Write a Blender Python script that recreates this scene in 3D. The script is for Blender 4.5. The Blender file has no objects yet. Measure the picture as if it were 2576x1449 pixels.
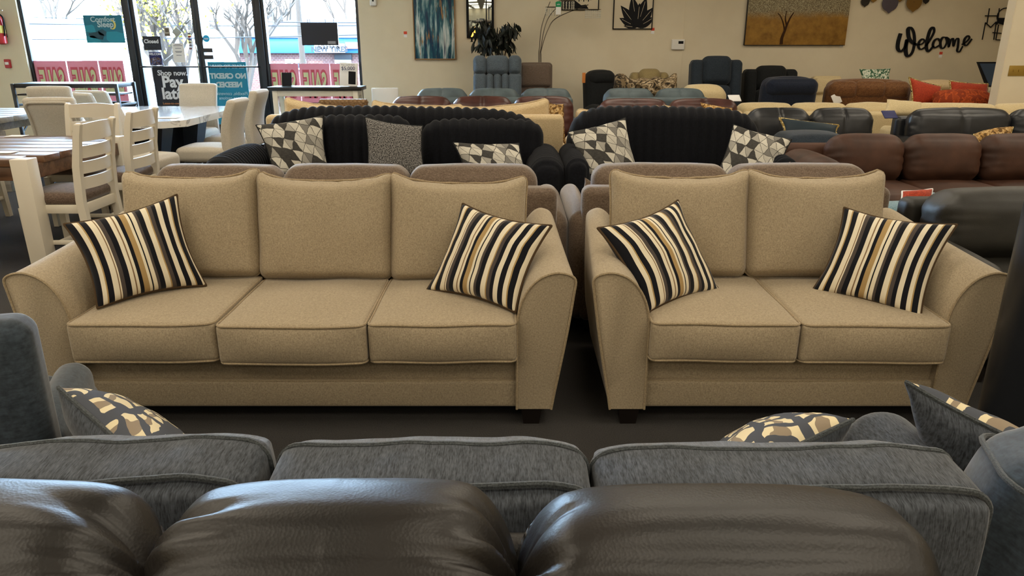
import bpy, math, random
import numpy as np
from mathutils import Vector, Matrix, noise

random.seed(7)
rng = np.random.default_rng(7)
SC = bpy.context.scene
COL = SC.collection
R = math.radians

# ------------------------------------------------------------------ camera
F = 1860.0
PITCH = R(18.5)
CAMZ = 1.5
cd = bpy.data.cameras.new('camera')
cd.sensor_width = 36.0
cd.lens = F / 2576.0 * 36.0
cd.clip_start = 0.05
cd.clip_end = 400
cam = bpy.data.objects.new('camera', cd)
COL.objects.link(cam)
cam.location = (0, 0, CAMZ)
cam.rotation_euler = (math.pi / 2 - PITCH, 0, 0)
SC.camera = cam

# ------------------------------------------------------------------ world, sun, exposure
w = bpy.data.worlds.new('world')
SC.world = w
w.use_nodes = True
bg = w.node_tree.nodes['Background']
bg.inputs[0].default_value = (0.50, 0.74, 1.0, 1)
bg.inputs[1].default_value = 56.0
sd = bpy.data.lights.new('sun', 'SUN')
sd.energy = 20.0
sd.angle = R(0.6)
sd.color = (1.0, 0.95, 0.86)
sun = bpy.data.objects.new('sun', sd)
COL.objects.link(sun)
sun.rotation_euler = (R(48), 0, R(-28))
sun.location = (0, -6, 12)
vs = SC.view_settings
vs.view_transform = 'Standard'
vs.look = 'None'
vs.gamma = 1.0
vs.use_curve_mapping = False
vs.exposure = 0.34

LAMP_W = 29.5                       # each ceiling troffer
LAMP_COL = (1.0, 0.88, 0.70)


def ray(px, py):
    x = (px - 1288.0) / F
    u = (724.5 - py) / F
    return Vector((x, math.cos(PITCH) + u * math.sin(PITCH), -math.sin(PITCH) + u * math.cos(PITCH)))


def at(px, py, Y):
    d = ray(px, py)
    t = Y / d.y
    return Vector((d.x * t, Y, CAMZ + d.z * t))


def az(px, py, Z):
    d = ray(px, py)
    t = (Z - CAMZ) / d.z
    return Vector((d.x * t, d.y * t, Z))


# ------------------------------------------------------------------ materials
def lin(c):
    if isinstance(c, str):
        c = c.lstrip('#')
        c = [int(c[i:i + 2], 16) / 255 for i in (0, 2, 4)]
        c = [v / 12.92 if v <= 0.04045 else ((v + 0.055) / 1.055) ** 2.4 for v in c]
    return (c[0], c[1], c[2], 1.0)


class NT:
    """small helper round a material node tree"""
    def __init__(s, name, rough=0.6, spec=0.5, metal=0.0, sheen=0.0, coat=0.0):
        s.m = bpy.data.materials.new(name)
        s.m.use_nodes = True
        s.t = s.m.node_tree
        s.b = s.t.nodes['Principled BSDF']
        s.b.inputs['Roughness'].default_value = rough
        s.b.inputs['Specular IOR Level'].default_value = spec
        s.b.inputs['Metallic'].default_value = metal
        s.b.inputs['Sheen Weight'].default_value = sheen
        s.b.inputs['Sheen Roughness'].default_value = 0.4
        s.b.inputs['Coat Weight'].default_value = coat
        s.tc = None

    def n(s, typ, **kw):
        nd = s.t.nodes.new(typ)
        for k, v in kw.items():
            if k.startswith('i_'):
                key = k[2:]
                nd.inputs[int(key) if key.isdigit() else key.replace('_', ' ')].default_value = v
            else:
                setattr(nd, k, v)
        return nd

    def l(s, a, b):
        s.t.links.new(a, b)

    def co(s, kind='Object', scale=(1, 1, 1), rot=(0, 0, 0), loc=(0, 0, 0)):
        if not s.tc:
            s.tc = s.n('ShaderNodeTexCoord')
        mp = s.n('ShaderNodeMapping')
        mp.inputs['Scale'].default_value = scale
        mp.inputs['Rotation'].default_value = rot
        mp.inputs['Location'].default_value = loc
        s.l(s.tc.outputs[kind], mp.inputs[0])
        return mp.outputs[0]

    def noise(s, vec, scale=5, detail=3, rough=0.5, dist=0.0):
        nd = s.n('ShaderNodeTexNoise')
        nd.inputs['Scale'].default_value = scale
        nd.inputs['Detail'].default_value = detail
        nd.inputs['Roughness'].default_value = rough
        nd.inputs['Distortion'].default_value = dist
        s.l(vec, nd.inputs['Vector'])
        return nd.outputs['Fac']

    def ramp(s, fac, stops, interp='LINEAR'):
        r = s.n('ShaderNodeValToRGB')
        r.color_ramp.interpolation = interp
        e = r.color_ramp.elements
        while len(e) < len(stops):
            e.new(0.5)
        for el, (p, c) in zip(e, stops):
            el.position = p
            el.color = lin(c)
        s.l(fac, r.inputs[0])
        return r.outputs[0]

    def mix(s, fac, a, b, mode='MIX'):
        m = s.n('ShaderNodeMix', data_type='RGBA', blend_type=mode)
        if isinstance(fac, (int, float)):
            m.inputs[0].default_value = fac
        else:
            s.l(fac, m.inputs[0])
        for i, v in ((6, a), (7, b)):
            if isinstance(v, (str, tuple, list)):
                m.inputs[i].default_value = lin(v)
            else:
                s.l(v, m.inputs[i])
        return m.outputs[2]

    def math(s, op, a, b=0.0):
        m = s.n('ShaderNodeMath', operation=op)
        for i, v in ((0, a), (1, b)):
            if isinstance(v, (int, float)):
                m.inputs[i].default_value = v
            else:
                s.l(v, m.inputs[i])
        return m.outputs[0]

    def color(s, c):
        if isinstance(c, (str, tuple, list)):
            s.b.inputs['Base Color'].default_value = lin(c)
        else:
            s.l(c, s.b.inputs['Base Color'])
        return s

    def bump(s, h, strength=0.3, dist=0.01):
        b = s.n('ShaderNodeBump')
        b.inputs['Strength'].default_value = strength
        b.inputs['Distance'].default_value = dist
        s.l(h, b.inputs['Height'])
        s.l(b.outputs[0], s.b.inputs['Normal'])
        return s


MATS = {}


def plain(name, c, rough=0.6, spec=0.4, metal=0.0, var=0.06, coat=0.0, sc=6.0):
    if name in MATS:
        return MATS[name]
    n = NT(name, rough, spec, metal, coat=coat)
    f = n.noise(n.co(), sc, 4)
    base = lin(c)
    a = tuple(max(0, v * (1 - var)) for v in base[:3])
    b = tuple(min(1, v * (1 + var)) for v in base[:3])
    n.color(n.mix(f, a, b))
    MATS[name] = n.m
    return n.m


def fabric(name, c1, c2, scale=(260, 260, 90), rough=0.92, sheen=0.25, bump=0.25, dist=0.002, patch=0.12, lo=0.35, hi=0.65):
    """woven cloth: fine streaky heather plus a slow tonal drift"""
    n = NT(name, rough, 0.2, sheen=sheen)
    f1 = n.noise(n.co(scale=scale), 1.0, 2, 0.6)
    f2 = n.noise(n.co(scale=(scale[0] * .35, scale[1] * .35, scale[2] * 2.2)), 1.0, 2, 0.6)
    f = n.math('ADD', n.math('MULTIPLY', f1, 0.6), n.math('MULTIPLY', f2, 0.4))
    col = n.ramp(f, [(lo, c1), (hi, c2)])
    slow = n.noise(n.co(), 3.0, 2)
    col = n.mix(n.math('MULTIPLY', slow, patch * 2), col, c1)
    n.color(col)
    n.bump(f, bump, dist)
    MATS[name] = n.m
    return n.m


def leather(name, c1, c2, rough=0.38, spec=0.5, scale=220, bump=0.12):
    n = NT(name, rough, spec)
    slow = n.noise(n.co(), 5.0, 3)
    n.color(n.ramp(slow, [(0.3, c1), (0.7, c2)]))
    v = n.n('ShaderNodeTexVoronoi')
    v.inputs['Scale'].default_value = scale
    n.l(n.co(), v.inputs['Vector'])
    n.bump(v.outputs['Distance'], bump, 0.002)
    rr = n.noise(n.co(), 9.0, 3)
    mr = n.n('ShaderNodeMapRange')
    mr.inputs[3].default_value = rough - 0.06
    mr.inputs[4].default_value = rough + 0.08
    n.l(rr, mr.inputs[0])
    n.l(mr.outputs[0], n.b.inputs['Roughness'])
    MATS[name] = n.m
    return n.m


# ------------------------------------------------------------------ mesh kit
def mk(name, geo, mat, parent=None, loc=(0, 0, 0), rot=(0, 0, 0), smooth=True, ang=42, uv=None, midx=None):
    V, Fc = geo
    me = bpy.data.meshes.new(name)
    me.from_pydata([tuple(map(float, v)) for v in V], [], Fc)
    mats = mat if isinstance(mat, (list, tuple)) else [mat]
    for m in mats:
        me.materials.append(m)
    if midx is not None:
        me.polygons.foreach_set('material_index', midx)
    if uv is not None:
        lay = me.uv_layers.new(name='UVMap')
        li = np.empty(len(me.loops), dtype=np.int32)
        me.loops.foreach_get('vertex_index', li)
        lay.data.foreach_set('uv', np.asarray(uv, dtype=np.float32)[li].ravel())
    me.polygons.foreach_set('use_smooth', [bool(smooth)] * len(me.polygons))
    me.update()
    if smooth and ang < 179:
        me.set_sharp_from_angle(angle=R(ang))
    o = bpy.data.objects.new(name, me)
    COL.objects.link(o)
    o.location = loc
    o.rotation_euler = rot
    if parent:
        o.parent = parent
    return o


def tag(o, label=None, cat=None, group=None, kind=None):
    if label:
        o['label'] = label
    if cat:
        o['category'] = cat
    if group:
        o['group'] = group
    if kind:
        o['kind'] = kind
    return o


def thing(name, label, cat, loc=(0, 0, 0), rz=0.0, group=None):
    o = bpy.data.objects.new(name, None)
    o.empty_display_size = 0.1
    COL.objects.link(o)
    o.location = loc
    o.rotation_euler = (0, 0, rz)
    return tag(o, label, cat, group)


def solo(name, geo, mat, label, cat, group=None, **kw):
    """a thing that is one mesh given in world coordinates; its origin goes to its base"""
    V = np.array(geo[0], dtype=float)
    c = np.array([(V[:, 0].min() + V[:, 0].max()) / 2, (V[:, 1].min() + V[:, 1].max()) / 2, V[:, 2].min()])
    o = mk(name, (V - c, geo[1]), mat, loc=tuple(c), **kw)
    return tag(o, label, cat, group)


def struct(name, geo, mat, parent=None, **kw):
    o = mk(name, geo, mat, parent, **kw)
    if not parent:
        o['kind'] = 'structure'
    return o


def join(*gs):
    V, Fc, k = [], [], 0
    for v, f in gs:
        v = np.asarray(v, dtype=float).reshape(-1, 3)
        V.append(v)
        Fc += [tuple(i + k for i in q) for q in f]
        k += len(v)
    return np.vstack(V), Fc


def xf(geo, loc=(0, 0, 0), rot=(0, 0, 0), scale=(1, 1, 1)):
    from mathutils import Euler
    m = np.array(Euler(rot).to_matrix())
    V = (np.asarray(geo[0], dtype=float) * np.array(scale)) @ m.T + np.array(loc)
    Fc = geo[1]
    if scale[0] * scale[1] * scale[2] < 0:
        Fc = [tuple(reversed(q)) for q in Fc]
    return V, Fc


def _axis(h, r, n, rs):
    a = [r * math.tan(R(45) * i / rs) for i in range(rs, 0, -1)]
    inner = h - r
    out = [-(inner + s) for s in a]
    out += [-inner + 2 * inner * i / max(1, n) for i in range(max(1, n) + 1)] if inner > 1e-6 else [0.0]
    out += [inner + s for s in reversed(a)]
    return out


def rbox(h, r=0.01, n=1, rs=2, bulge=(0, 0, 0), c=(0, 0, 0), f=None, disp=None, rot=None, pw=1.0):
    """rounded box with half sizes h; bulge crowns each pair of faces; f deforms (V); disp(V,N) displaces"""
    h = np.array(h, dtype=float)
    r = min(r, h.min() * 0.999)
    n = (n, n, n) if isinstance(n, int) else n
    A = [_axis(h[i], r, n[i], rs) for i in range(3)]
    idx, P, Fc = {}, [], []

    def vid(p):
        k = (round(p[0], 6), round(p[1], 6), round(p[2], 6))
        if k not in idx:
            idx[k] = len(P)
            P.append(p)
        return idx[k]
    for k in range(3):
        i, j = (k + 1) % 3, (k + 2) % 3
        for s in (-1, 1):
            g = []
            for a in A[i]:
                row = []
                for b in A[j]:
                    p = [0, 0, 0]
                    p[k] = s * h[k]
                    p[i] = a
                    p[j] = b
                    row.append(vid(tuple(p)))
                g.append(row)
            for a in range(len(g) - 1):
                for b in range(len(g[0]) - 1):
                    q = (g[a][b], g[a + 1][b], g[a + 1][b + 1], g[a][b + 1])
                    Fc.append(q if s > 0 else q[::-1])
    P = np.array(P)
    I = np.clip(P, -(h - r), h - r)
    D = P - I
    L = np.linalg.norm(D, axis=1)[:, None]
    N = D / np.maximum(L, 1e-9)
    V = I + N * r
    u = np.clip(np.abs(P) / h, 0, 1)
    q = np.maximum(0, 1 - u ** 2) ** pw
    B = np.zeros_like(V)
    for k in range(3):
        i, j = (k + 1) % 3, (k + 2) % 3
        B[:, k] = bulge[k] * np.sign(P[:, k]) * u[:, k] ** 1.5 * q[:, i] * q[:, j]
    V = V + B
    if disp is not None:
        V = V + disp(V, N)
    if f is not None:
        V = f(V)
    if rot is not None:
        V = xf((V, Fc), rot=rot)[0]
    return V + np.array(c), Fc


def box(c, s, r=0.004):
    return rbox((s[0] / 2, s[1] / 2, s[2] / 2), r, 1, 1, c=c)


def span(x0, x1, y0, y1, z0, z1, r=0.004):
    return box(((x0 + x1) / 2, (y0 + y1) / 2, (z0 + z1) / 2), (x1 - x0, y1 - y0, z1 - z0), r)


def tube(pts, r, k=6, closed=False, caps=True):
    P = np.array([tuple(p) for p in pts], dtype=float)
    n = len(P)
    rr = np.full(n, r) if np.isscalar(r) else np.asarray(r, dtype=float)
    if closed:
        T = np.roll(P, -1, 0) - np.roll(P, 1, 0)
    else:
        T = np.gradient(P, axis=0)
    T /= np.maximum(np.linalg.norm(T, axis=1)[:, None], 1e-9)
    a = np.array([0, 0, 1.0]) if abs(T[0][2]) < 0.9 else np.array([1.0, 0, 0])
    u = np.cross(T[0], a)
    u /= np.linalg.norm(u)
    V, Fc = [], []
    for i in range(n):
        u = u - T[i] * np.dot(u, T[i])
        u /= max(np.linalg.norm(u), 1e-9)
        v = np.cross(T[i], u)
        for j in range(k):
            t = 2 * math.pi * j / k
            V.append(P[i] + rr[i] * (math.cos(t) * u + math.sin(t) * v))
    m = n if closed else n - 1
    for i in range(m):
        a0, b0 = i * k, ((i + 1) % n) * k
        for j in range(k):
            j2 = (j + 1) % k
            Fc.append((a0 + j, a0 + j2, b0 + j2, b0 + j))
    if caps and not closed:
        Fc.append(tuple(range(k - 1, -1, -1)))
        Fc.append(tuple((n - 1) * k + j for j in range(k)))
    return np.array(V), Fc


def loft(rings, cap=True):
    k = len(rings[0])
    V = np.vstack([np.asarray(q, dtype=float) for q in rings])
    Fc = []
    for i in range(len(rings) - 1):
        for j in range(k):
            j2 = (j + 1) % k
            Fc.append((i * k + j, i * k + j2, (i + 1) * k + j2, (i + 1) * k + j))
    if cap:
        Fc.append(tuple(range(k - 1, -1, -1)))
        Fc.append(tuple((len(rings) - 1) * k + j for j in range(k)))
    return V, Fc


def lathe(prof, k=16, c=(0, 0, 0)):
    rings = [[(c[0] + r * math.cos(2 * math.pi * j / k), c[1] + r * math.sin(2 * math.pi * j / k), c[2] + z) for j in range(k)] for r, z in prof]
    return loft(rings)


def prism(poly, y0, y1):
    """outline in (x, z), extruded along y from y0 (near) to y1"""
    area = sum(poly[i][0] * poly[(i + 1) % len(poly)][1] - poly[(i + 1) % len(poly)][0] * poly[i][1] for i in range(len(poly)))
    if area < 0:
        poly = poly[::-1]
    n = len(poly)
    V = [(x, y0, z) for x, z in poly] + [(x, y1, z) for x, z in poly]
    Fc = [tuple(range(n)), tuple(range(2 * n - 1, n - 1, -1))]
    for i in range(n):
        j = (i + 1) % n
        Fc.append((i, n + i, n + j, j))
    return np.array(V, dtype=float), Fc


def slab(poly, z0, z1):
    """outline in (x, y), extruded up"""
    V, Fc = prism([(x, -y) for x, y in poly], z0, z1)
    return np.array([(v[0], -v[2], v[1]) for v in V]), [tuple(q) for q in Fc]


def rrect(hx, hy, r, k=4, m=6):
    pts = []
    for cx, cy, a0 in ((hx - r, hy - r, 0), (-hx + r, hy - r, 90), (-hx + r, -hy + r, 180), (hx - r, -hy + r, 270)):
        for i in range(k + 1):
            t = R(a0 + 90 * i / k)
            pts.append((cx + r * math.cos(t), cy + r * math.sin(t)))
    out = []
    for i in range(len(pts)):
        a, b = pts[i], pts[(i + 1) % len(pts)]
        d = math.hypot(b[0] - a[0], b[1] - a[1])
        s = m if d > 2 * r + 1e-6 and d > 0.05 else 1
        for j in range(s):
            out.append((a[0] + (b[0] - a[0]) * j / s, a[1] + (b[1] - a[1]) * j / s))
    return out


def spline(pts, m=6, closed=False):
    P = [np.array(p, dtype=float) for p in pts]
    n = len(P)
    out = []
    rngi = range(n) if closed else range(n - 1)
    for i in rngi:
        if closed:
            p0, p1, p2, p3 = P[(i - 1) % n], P[i], P[(i + 1) % n], P[(i + 2) % n]
        else:
            p0, p1, p2, p3 = P[max(0, i - 1)], P[i], P[i + 1], P[min(n - 1, i + 2)]
        for j in range(m):
            t = j / m
            out.append(0.5 * ((2 * p1) + (-p0 + p2) * t + (2 * p0 - 5 * p1 + 4 * p2 - p3) * t * t + (-p0 + 3 * p1 - 3 * p2 + p3) * t ** 3))
    if not closed:
        out.append(P[-1])
    return np.array(out)


def text_geo(s, size, extrude=0.001, bold=0.0, align='CENTER', spacing=1.0):
    cu = bpy.data.curves.new('t', 'FONT')
    cu.body = s
    cu.size = size
    cu.extrude = extrude
    cu.offset = bold
    cu.align_x = align
    cu.align_y = 'CENTER'
    cu.space_character = spacing
    cu.resolution_u = 3
    o = bpy.data.objects.new('t', cu)
    COL.objects.link(o)
    me = bpy.data.meshes.new_from_object(o)
    V = np.array([tuple(v.co) for v in me.vertices]).reshape(-1, 3)
    Fc = [tuple(p.vertices) for p in me.polygons]
    bpy.data.objects.remove(o)
    bpy.data.meshes.remove(me)
    bpy.data.curves.remove(cu)
    return V, Fc


def letter(s, size, mat, parent, loc, name='lettering', mirror=False, bold=0.0, sx=1.0, sy=1.0, extrude=0.001, rot=(0, 0, 0), spacing=1.0):
    g = xf(text_geo(s, size, extrude, bold, spacing=spacing), scale=(-sx if mirror else sx, sy, 1))
    g = xf(g, rot=(R(90), 0, 0))
    return mk(name, g, mat, parent, loc=loc, rot=rot, smooth=False)


def fbm(p, s):
    return noise.noise(Vector((p[0] * s, p[1] * s, p[2] * s)))


def wrinkle(V, hx, amp=0.01, reach=0.07, freq=40, axis=0, seed=0.0):
    """gathers that fade away from the two side seams of a cushion"""
    out = np.array(V)
    for i, v in enumerate(V):
        d = hx - abs(v[axis])
        k = math.exp(-max(0, d) / reach)
        s = noise.noise(Vector((seed + (3 if v[0] > 0 else 9), v[1] * freq * .35, v[2] * freq * .5)))
        g = noise.noise(Vector((v[0] * 9 + seed, v[1] * 9, v[2] * 9)))
        rad = np.array([0, v[1], v[2]])
        L = np.linalg.norm(rad) + 1e-9
        out[i] += rad / L * (amp * k * s * 2.0 + amp * 0.25 * g)
    return out


def pillow(name, label, corners, th, mats, group=None, pipe=None, n=20, pinch=0.07, cat='pillow', pr=0.006, ear=0.0, parent=None, uvrot=0):
    """throw pillow spanned by 4 world corners (u0v0, u1v0, u1v1, u0v1); front faces left of travel"""
    c = [np.array(tuple(q), dtype=float) for q in corners]
    ctr = sum(c) / 4
    c = [q - ctr for q in c]
    nrm = np.cross(c[1] - c[0], c[3] - c[0])
    nrm /= np.linalg.norm(nrm)

    def pos(u, v):
        a, b = 2 * u - 1, 2 * v - 1
        u2 = .5 + (u - .5) * (1 - pinch * (1 - b * b) + pinch * .25 * (a * b) ** 2)
        v2 = .5 + (v - .5) * (1 - pinch * (1 - a * a) + pinch * .25 * (a * b) ** 2)
        return c[0] * (1 - u2) * (1 - v2) + c[1] * u2 * (1 - v2) + c[2] * u2 * v2 + c[3] * (1 - u2) * v2
    V, UV, Fc, mi = [], [], [], []
    sd = random.random() * 50
    for side in (1, -1):
        for j in range(n + 1):
            for i in range(n + 1):
                u, v = (1 - math.cos(math.pi * i / n)) / 2, (1 - math.cos(math.pi * j / n)) / 2
                a, b = 2 * u - 1, 2 * v - 1
                t = th / 2 * (max(0, 1 - a * a) * max(0, 1 - b * b)) ** 0.42
                p = pos(u, v)
                wv = noise.noise(Vector((u * 5 + sd, v * 5, side * 3.0))) * th * .05 * min(1, t * 12 / th)
                V.append(p + nrm * side * (t + wv))
                UV.append(((u, v) if uvrot == 0 else (v, u)))
    m = n + 1
    for s in (0, 1):
        o = s * m * m
        for j in range(n):
            for i in range(n):
                q = (o + j * m + i, o + j * m + i + 1, o + (j + 1) * m + i + 1, o + (j + 1) * m + i)
                Fc.append(q if s == 0 else q[::-1])
                mi.append(s)
    mats = list(mats) if isinstance(mats, (list, tuple)) else [mats, mats]
    o = mk(name, (np.array(V), Fc), mats, parent, loc=tuple(ctr), uv=UV, midx=mi, ang=180)
    if label:
        tag(o, label, cat, group)
    if pipe is not None:
        ring = []
        for a, b, d in ((0, 0, (1, 0)), (1, 0, (0, 1)), (1, 1, (-1, 0)), (0, 1, (0, -1))):
            for i in range(n):
                t = (1 - math.cos(math.pi * i / n)) / 2
                ring.append(pos(a + d[0] * t, b + d[1] * t))
        mk('piping', tube(ring, pr, 6, closed=True), pipe, o)
    return o


def P(px, py, Y):
    return at(px, py, Y)
# ------------------------------------------------------------------ palette
M = {}
M['tan'] = fabric('tan_weave', '#8b7d67', '#b3a387', scale=(330, 330, 120), lo=.36, hi=.64)
M['tan_pipe'] = fabric('tan_piping', '#85755c', '#ac9a7b')
M['taupe'] = fabric('taupe_plush', '#54463a', '#7d6c5c', scale=(150, 150, 150), sheen=0.5)
M['slate'] = fabric('slate_chenille', '#282b2f', '#5a5f66', scale=(420, 70, 40), sheen=0.25, bump=0.4, lo=.34, hi=.66)
M['slate_pipe'] = fabric('slate_piping', '#2b2f30', '#54585a', scale=(300, 300, 300))
M['slate_velvet'] = fabric('slate_velvet', '#2b3239', '#424c55', scale=(60, 60, 60), sheen=0.5)
M['black_plush'] = fabric('black_plush', '#07080c', '#13151c', scale=(120, 120, 60), sheen=0.06)
M['cream'] = fabric('cream_linen', '#b39c77', '#d8c39b', scale=(160, 160, 160))
M['ivory'] = fabric('ivory_cloth', '#b9a57c', '#d9c8a0', scale=(160, 160, 160))
M['blue_gray'] = leather('dusty_blue_hide', '#3e4b50', '#56656a', 0.55)
M['dark_leather'] = leather('charcoal_hide', '#171513', '#231f1c', 0.4, 0.45)
M['black_leather'] = leather('black_hide', '#17181b', '#26282c', 0.36)
M['olive_leather'] = leather('dark_olive_hide', '#1b1a16', '#2a2822', 0.5)
M['brown_leather'] = leather('chestnut_hide', '#352117', '#523526', 0.55, .35)
M['wine_leather'] = leather('oxblood_hide', '#351d18', '#54302a', 0.35)
M['suede'] = fabric('brown_suede', '#4b301b', '#7a5432', scale=(90, 90, 90), sheen=0.3)
M['navy'] = fabric('navy_cloth', '#10141f', '#232b3d', scale=(160, 160, 160), sheen=0.15)
M['navy_gray'] = fabric('navy_gray_cloth', '#1d242c', '#353e48', scale=(160, 160, 160), sheen=0.15)
M['black_cloth'] = fabric('black_cloth', '#131516', '#26282a', scale=(160, 160, 160), sheen=0.1)
M['denim_gray'] = fabric('denim_gray_cloth', '#414a52', '#65717b', scale=(160, 160, 160))
M['mocha'] = fabric('mocha_cloth', '#4e4239', '#75665a', scale=(160, 160, 160))
M['sand'] = fabric('sand_cloth', '#84744f', '#a5946a', scale=(160, 160, 160))
M['aqua'] = fabric('aqua_cloth', '#5a7580', '#87a2ab', scale=(160, 160, 160))
M['rust'] = fabric('rust_satin', '#7c2410', '#b9421f', scale=(120, 120, 120), rough=0.6)
M['parsons'] = fabric('oatmeal_linen', '#a59c8c', '#cdc4b3', scale=(260, 260, 260))
M['seat_brown'] = fabric('brown_microfiber', '#4b3d34', '#7a6758', scale=(120, 120, 120), sheen=0.4)
M['white_wood'] = plain('white_painted_wood', '#d9d0bd', 0.4, 0.45, var=.03)
M['espresso'] = plain('espresso_wood', '#150f0c', 0.45, 0.4, var=.3)
M['black_metal'] = plain('black_metal', '#1a1718', 0.45, 0.5, var=.1)
M['frame_black'] = plain('black_anodised_frame', '#14171c', 0.4, 0.5, var=.1)
M['chrome'] = plain('brushed_chrome', '#b9b5ab', 0.25, 0.5, metal=1.0, var=.05)
M['steel_wire'] = plain('dark_nickel', '#5a5448', 0.3, 0.5, metal=0.8, var=.05)
M['white'] = plain('white_plastic', '#e2e0da', 0.45, 0.4, var=.02)
M['paper'] = plain('white_paper', '#e9e8e6', 0.8, 0.2, var=.02)
M['ink'] = plain('black_ink', '#15161a', 0.7, 0.2, var=.02)
M['sign_black'] = plain('black_sign_board', '#1c1f29', 0.45, 0.4, var=.05)
M['sign_white'] = plain('white_sign_print', '#dfe4ea', 0.6, 0.3, var=.02)
M['red_tag'] = plain('red_tag_paper', '#d2503a', 0.7, 0.2, var=.05)
M['red_gloss'] = plain('red_enamel', '#a3161c', 0.3, 0.5, var=.05)
M['blue_tag'] = plain('indigo_hang_tag', '#24285a', 0.5, 0.3, var=.05)
M['green'] = plain('green_tag_paper', '#128a55', 0.6, 0.3, var=.03)
M['brass'] = plain('brass_plate', '#a8893f', 0.4, 0.5, metal=0.6, var=.05)
M['trim_white'] = plain('cream_trim_paint', '#d8cbb0', 0.5, 0.3, var=.02)
M['wicker'] = fabric('brown_wicker', '#5a4128', '#9a7a55', scale=(90, 90, 90), rough=.6)
M['teal_sign'] = plain('teal_sign_print', '#2b8ea6', 0.55, 0.3, var=.06)
M['deep_teal'] = plain('deep_teal_print', '#146a80', 0.4, 0.4, var=.12, sc=3)
M['deep_teal2'] = plain('teal_highlight_print', '#1f8aa0', 0.4, 0.4, var=.1, sc=3)
M['deep_teal3'] = plain('dark_teal_print', '#12404f', 0.4, 0.4, var=.1, sc=3)
M['gold_print'] = plain('pale_gold_print', '#d8c76a', 0.5, 0.3, var=.03)
M['lime_print'] = plain('lime_banner_print', '#c9d77c', 0.6, 0.3, var=.04)
M['rose_print'] = plain('rose_banner_edge', '#c8414f', 0.6, 0.3, var=.04)
M['cyan_print'] = plain('cyan_sticker', '#2aa3d8', 0.5, 0.3, var=.03)
M['bark'] = plain('brown_bark', '#4a3a2c', 0.9, 0.2, var=.25)
M['leaf_dark'] = plain('dark_green_leaf', '#161d18', 0.5, 0.4, var=.4, sc=30)
M['flame'] = None
M['cord_brown'] = plain('brown_cord', '#4a3a28', .9, .2, var=.15)

# glass: a thin pane that mostly lets light pass and mirrors a little at grazing angles
def glass_mat(name, tint=(0.97, 0.985, 1.0), refl=0.6):
    m = bpy.data.materials.new(name)
    m.use_nodes = True
    t = m.node_tree
    t.nodes.remove(t.nodes['Principled BSDF'])
    tr = t.nodes.new('ShaderNodeBsdfTransparent')
    tr.inputs[0].default_value = (*tint, 1)
    gl = t.nodes.new('ShaderNodeBsdfGlossy')
    gl.inputs['Roughness'].default_value = 0.03
    fr = t.nodes.new('ShaderNodeFresnel')
    fr.inputs[0].default_value = 1.45
    mu = t.nodes.new('ShaderNodeMath')
    mu.operation = 'MULTIPLY'
    mu.inputs[1].default_value = refl
    mx = t.nodes.new('ShaderNodeMixShader')
    t.links.new(fr.outputs[0], mu.inputs[0])
    t.links.new(mu.outputs[0], mx.inputs[0])
    t.links.new(tr.outputs[0], mx.inputs[1])
    t.links.new(gl.outputs[0], mx.inputs[2])
    t.links.new(mx.outputs[0], t.nodes['Material Output'].inputs[0])
    return m


M['glass'] = glass_mat('window_glass')


def translucent(name, c, amount=0.5):
    """printed vinyl that daylight shines through"""
    n = NT(name, 0.6, 0.2)
    f = n.noise(n.co(), 6, 3)
    base = lin(c)[:3]
    col = n.mix(f, tuple(v * .93 for v in base), tuple(min(1, v * 1.07) for v in base))
    n.color(col)
    tl = n.n('ShaderNodeBsdfTranslucent')
    n.l(col, tl.inputs[0])
    mx = n.n('ShaderNodeMixShader')
    mx.inputs[0].default_value = amount
    n.l(n.b.outputs[0], mx.inputs[1])
    n.l(tl.outputs[0], mx.inputs[2])
    n.l(mx.outputs[0], n.t.nodes['Material Output'].inputs[0])
    return n.m


def emit(name, c, s):
    m = bpy.data.materials.new(name)
    m.use_nodes = True
    b = m.node_tree.nodes['Principled BSDF']
    b.inputs['Base Color'].default_value = lin(c)
    b.inputs['Emission Color'].default_value = lin(c)
    b.inputs['Emission Strength'].default_value = s
    return m


M['flame'] = emit('candle_flame', '#ffb347', 2.5)
M['rose_vinyl'] = translucent('rose_vinyl', '#d0929e', .15)
M['lime_vinyl'] = translucent('lime_vinyl', '#d6dcae', .15)
M['redline_vinyl'] = translucent('red_outline_vinyl', '#c25a68', .12)
M['teal_vinyl'] = translucent('teal_vinyl', '#2f8296', .16)
M['pale_vinyl'] = translucent('pale_vinyl', '#c9dade', .2)


def wall_mat(name, c1, c2):
    n = NT(name, 0.85, 0.2)
    f = n.noise(n.co(), 1.1, 5, 0.6)
    col = n.ramp(f, [(0.35, c1), (0.7, c2)])
    n.color(col)
    n.bump(n.noise(n.co(), 90, 3), 0.06, 0.004)
    return n.m


M['wall'] = wall_mat('cream_wall_paint', '#d6cab0', '#e0d5bb')
M['ceil'] = plain('ceiling_white', '#c9c4b6', 0.9, 0.1, var=.03)
n = NT('dark_carpet', 0.97, 0.1)
f = n.noise(n.co(), 240, 3, .7)
g = n.noise(n.co(), 2.2, 4)
n.color(n.mix(n.math('MULTIPLY', g, .5), n.ramp(f, [(.3, '#292827'), (.7, '#4d4b49')]), '#3a3836'))
n.bump(f, .5, .006)
M['carpet'] = n.m


def wood_mat(name, c1, c2, axis=0, rough=.35):
    n = NT(name, rough, .5)
    sc = [22, 22, 22]
    sc[axis] = 1.3
    f = n.noise(n.co(scale=tuple(sc)), 1.0, 5, .62, .6)
    n.color(n.ramp(f, [(.28, c1), (.72, c2)]))
    n.bump(f, .1, .003)
    return n.m


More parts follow.
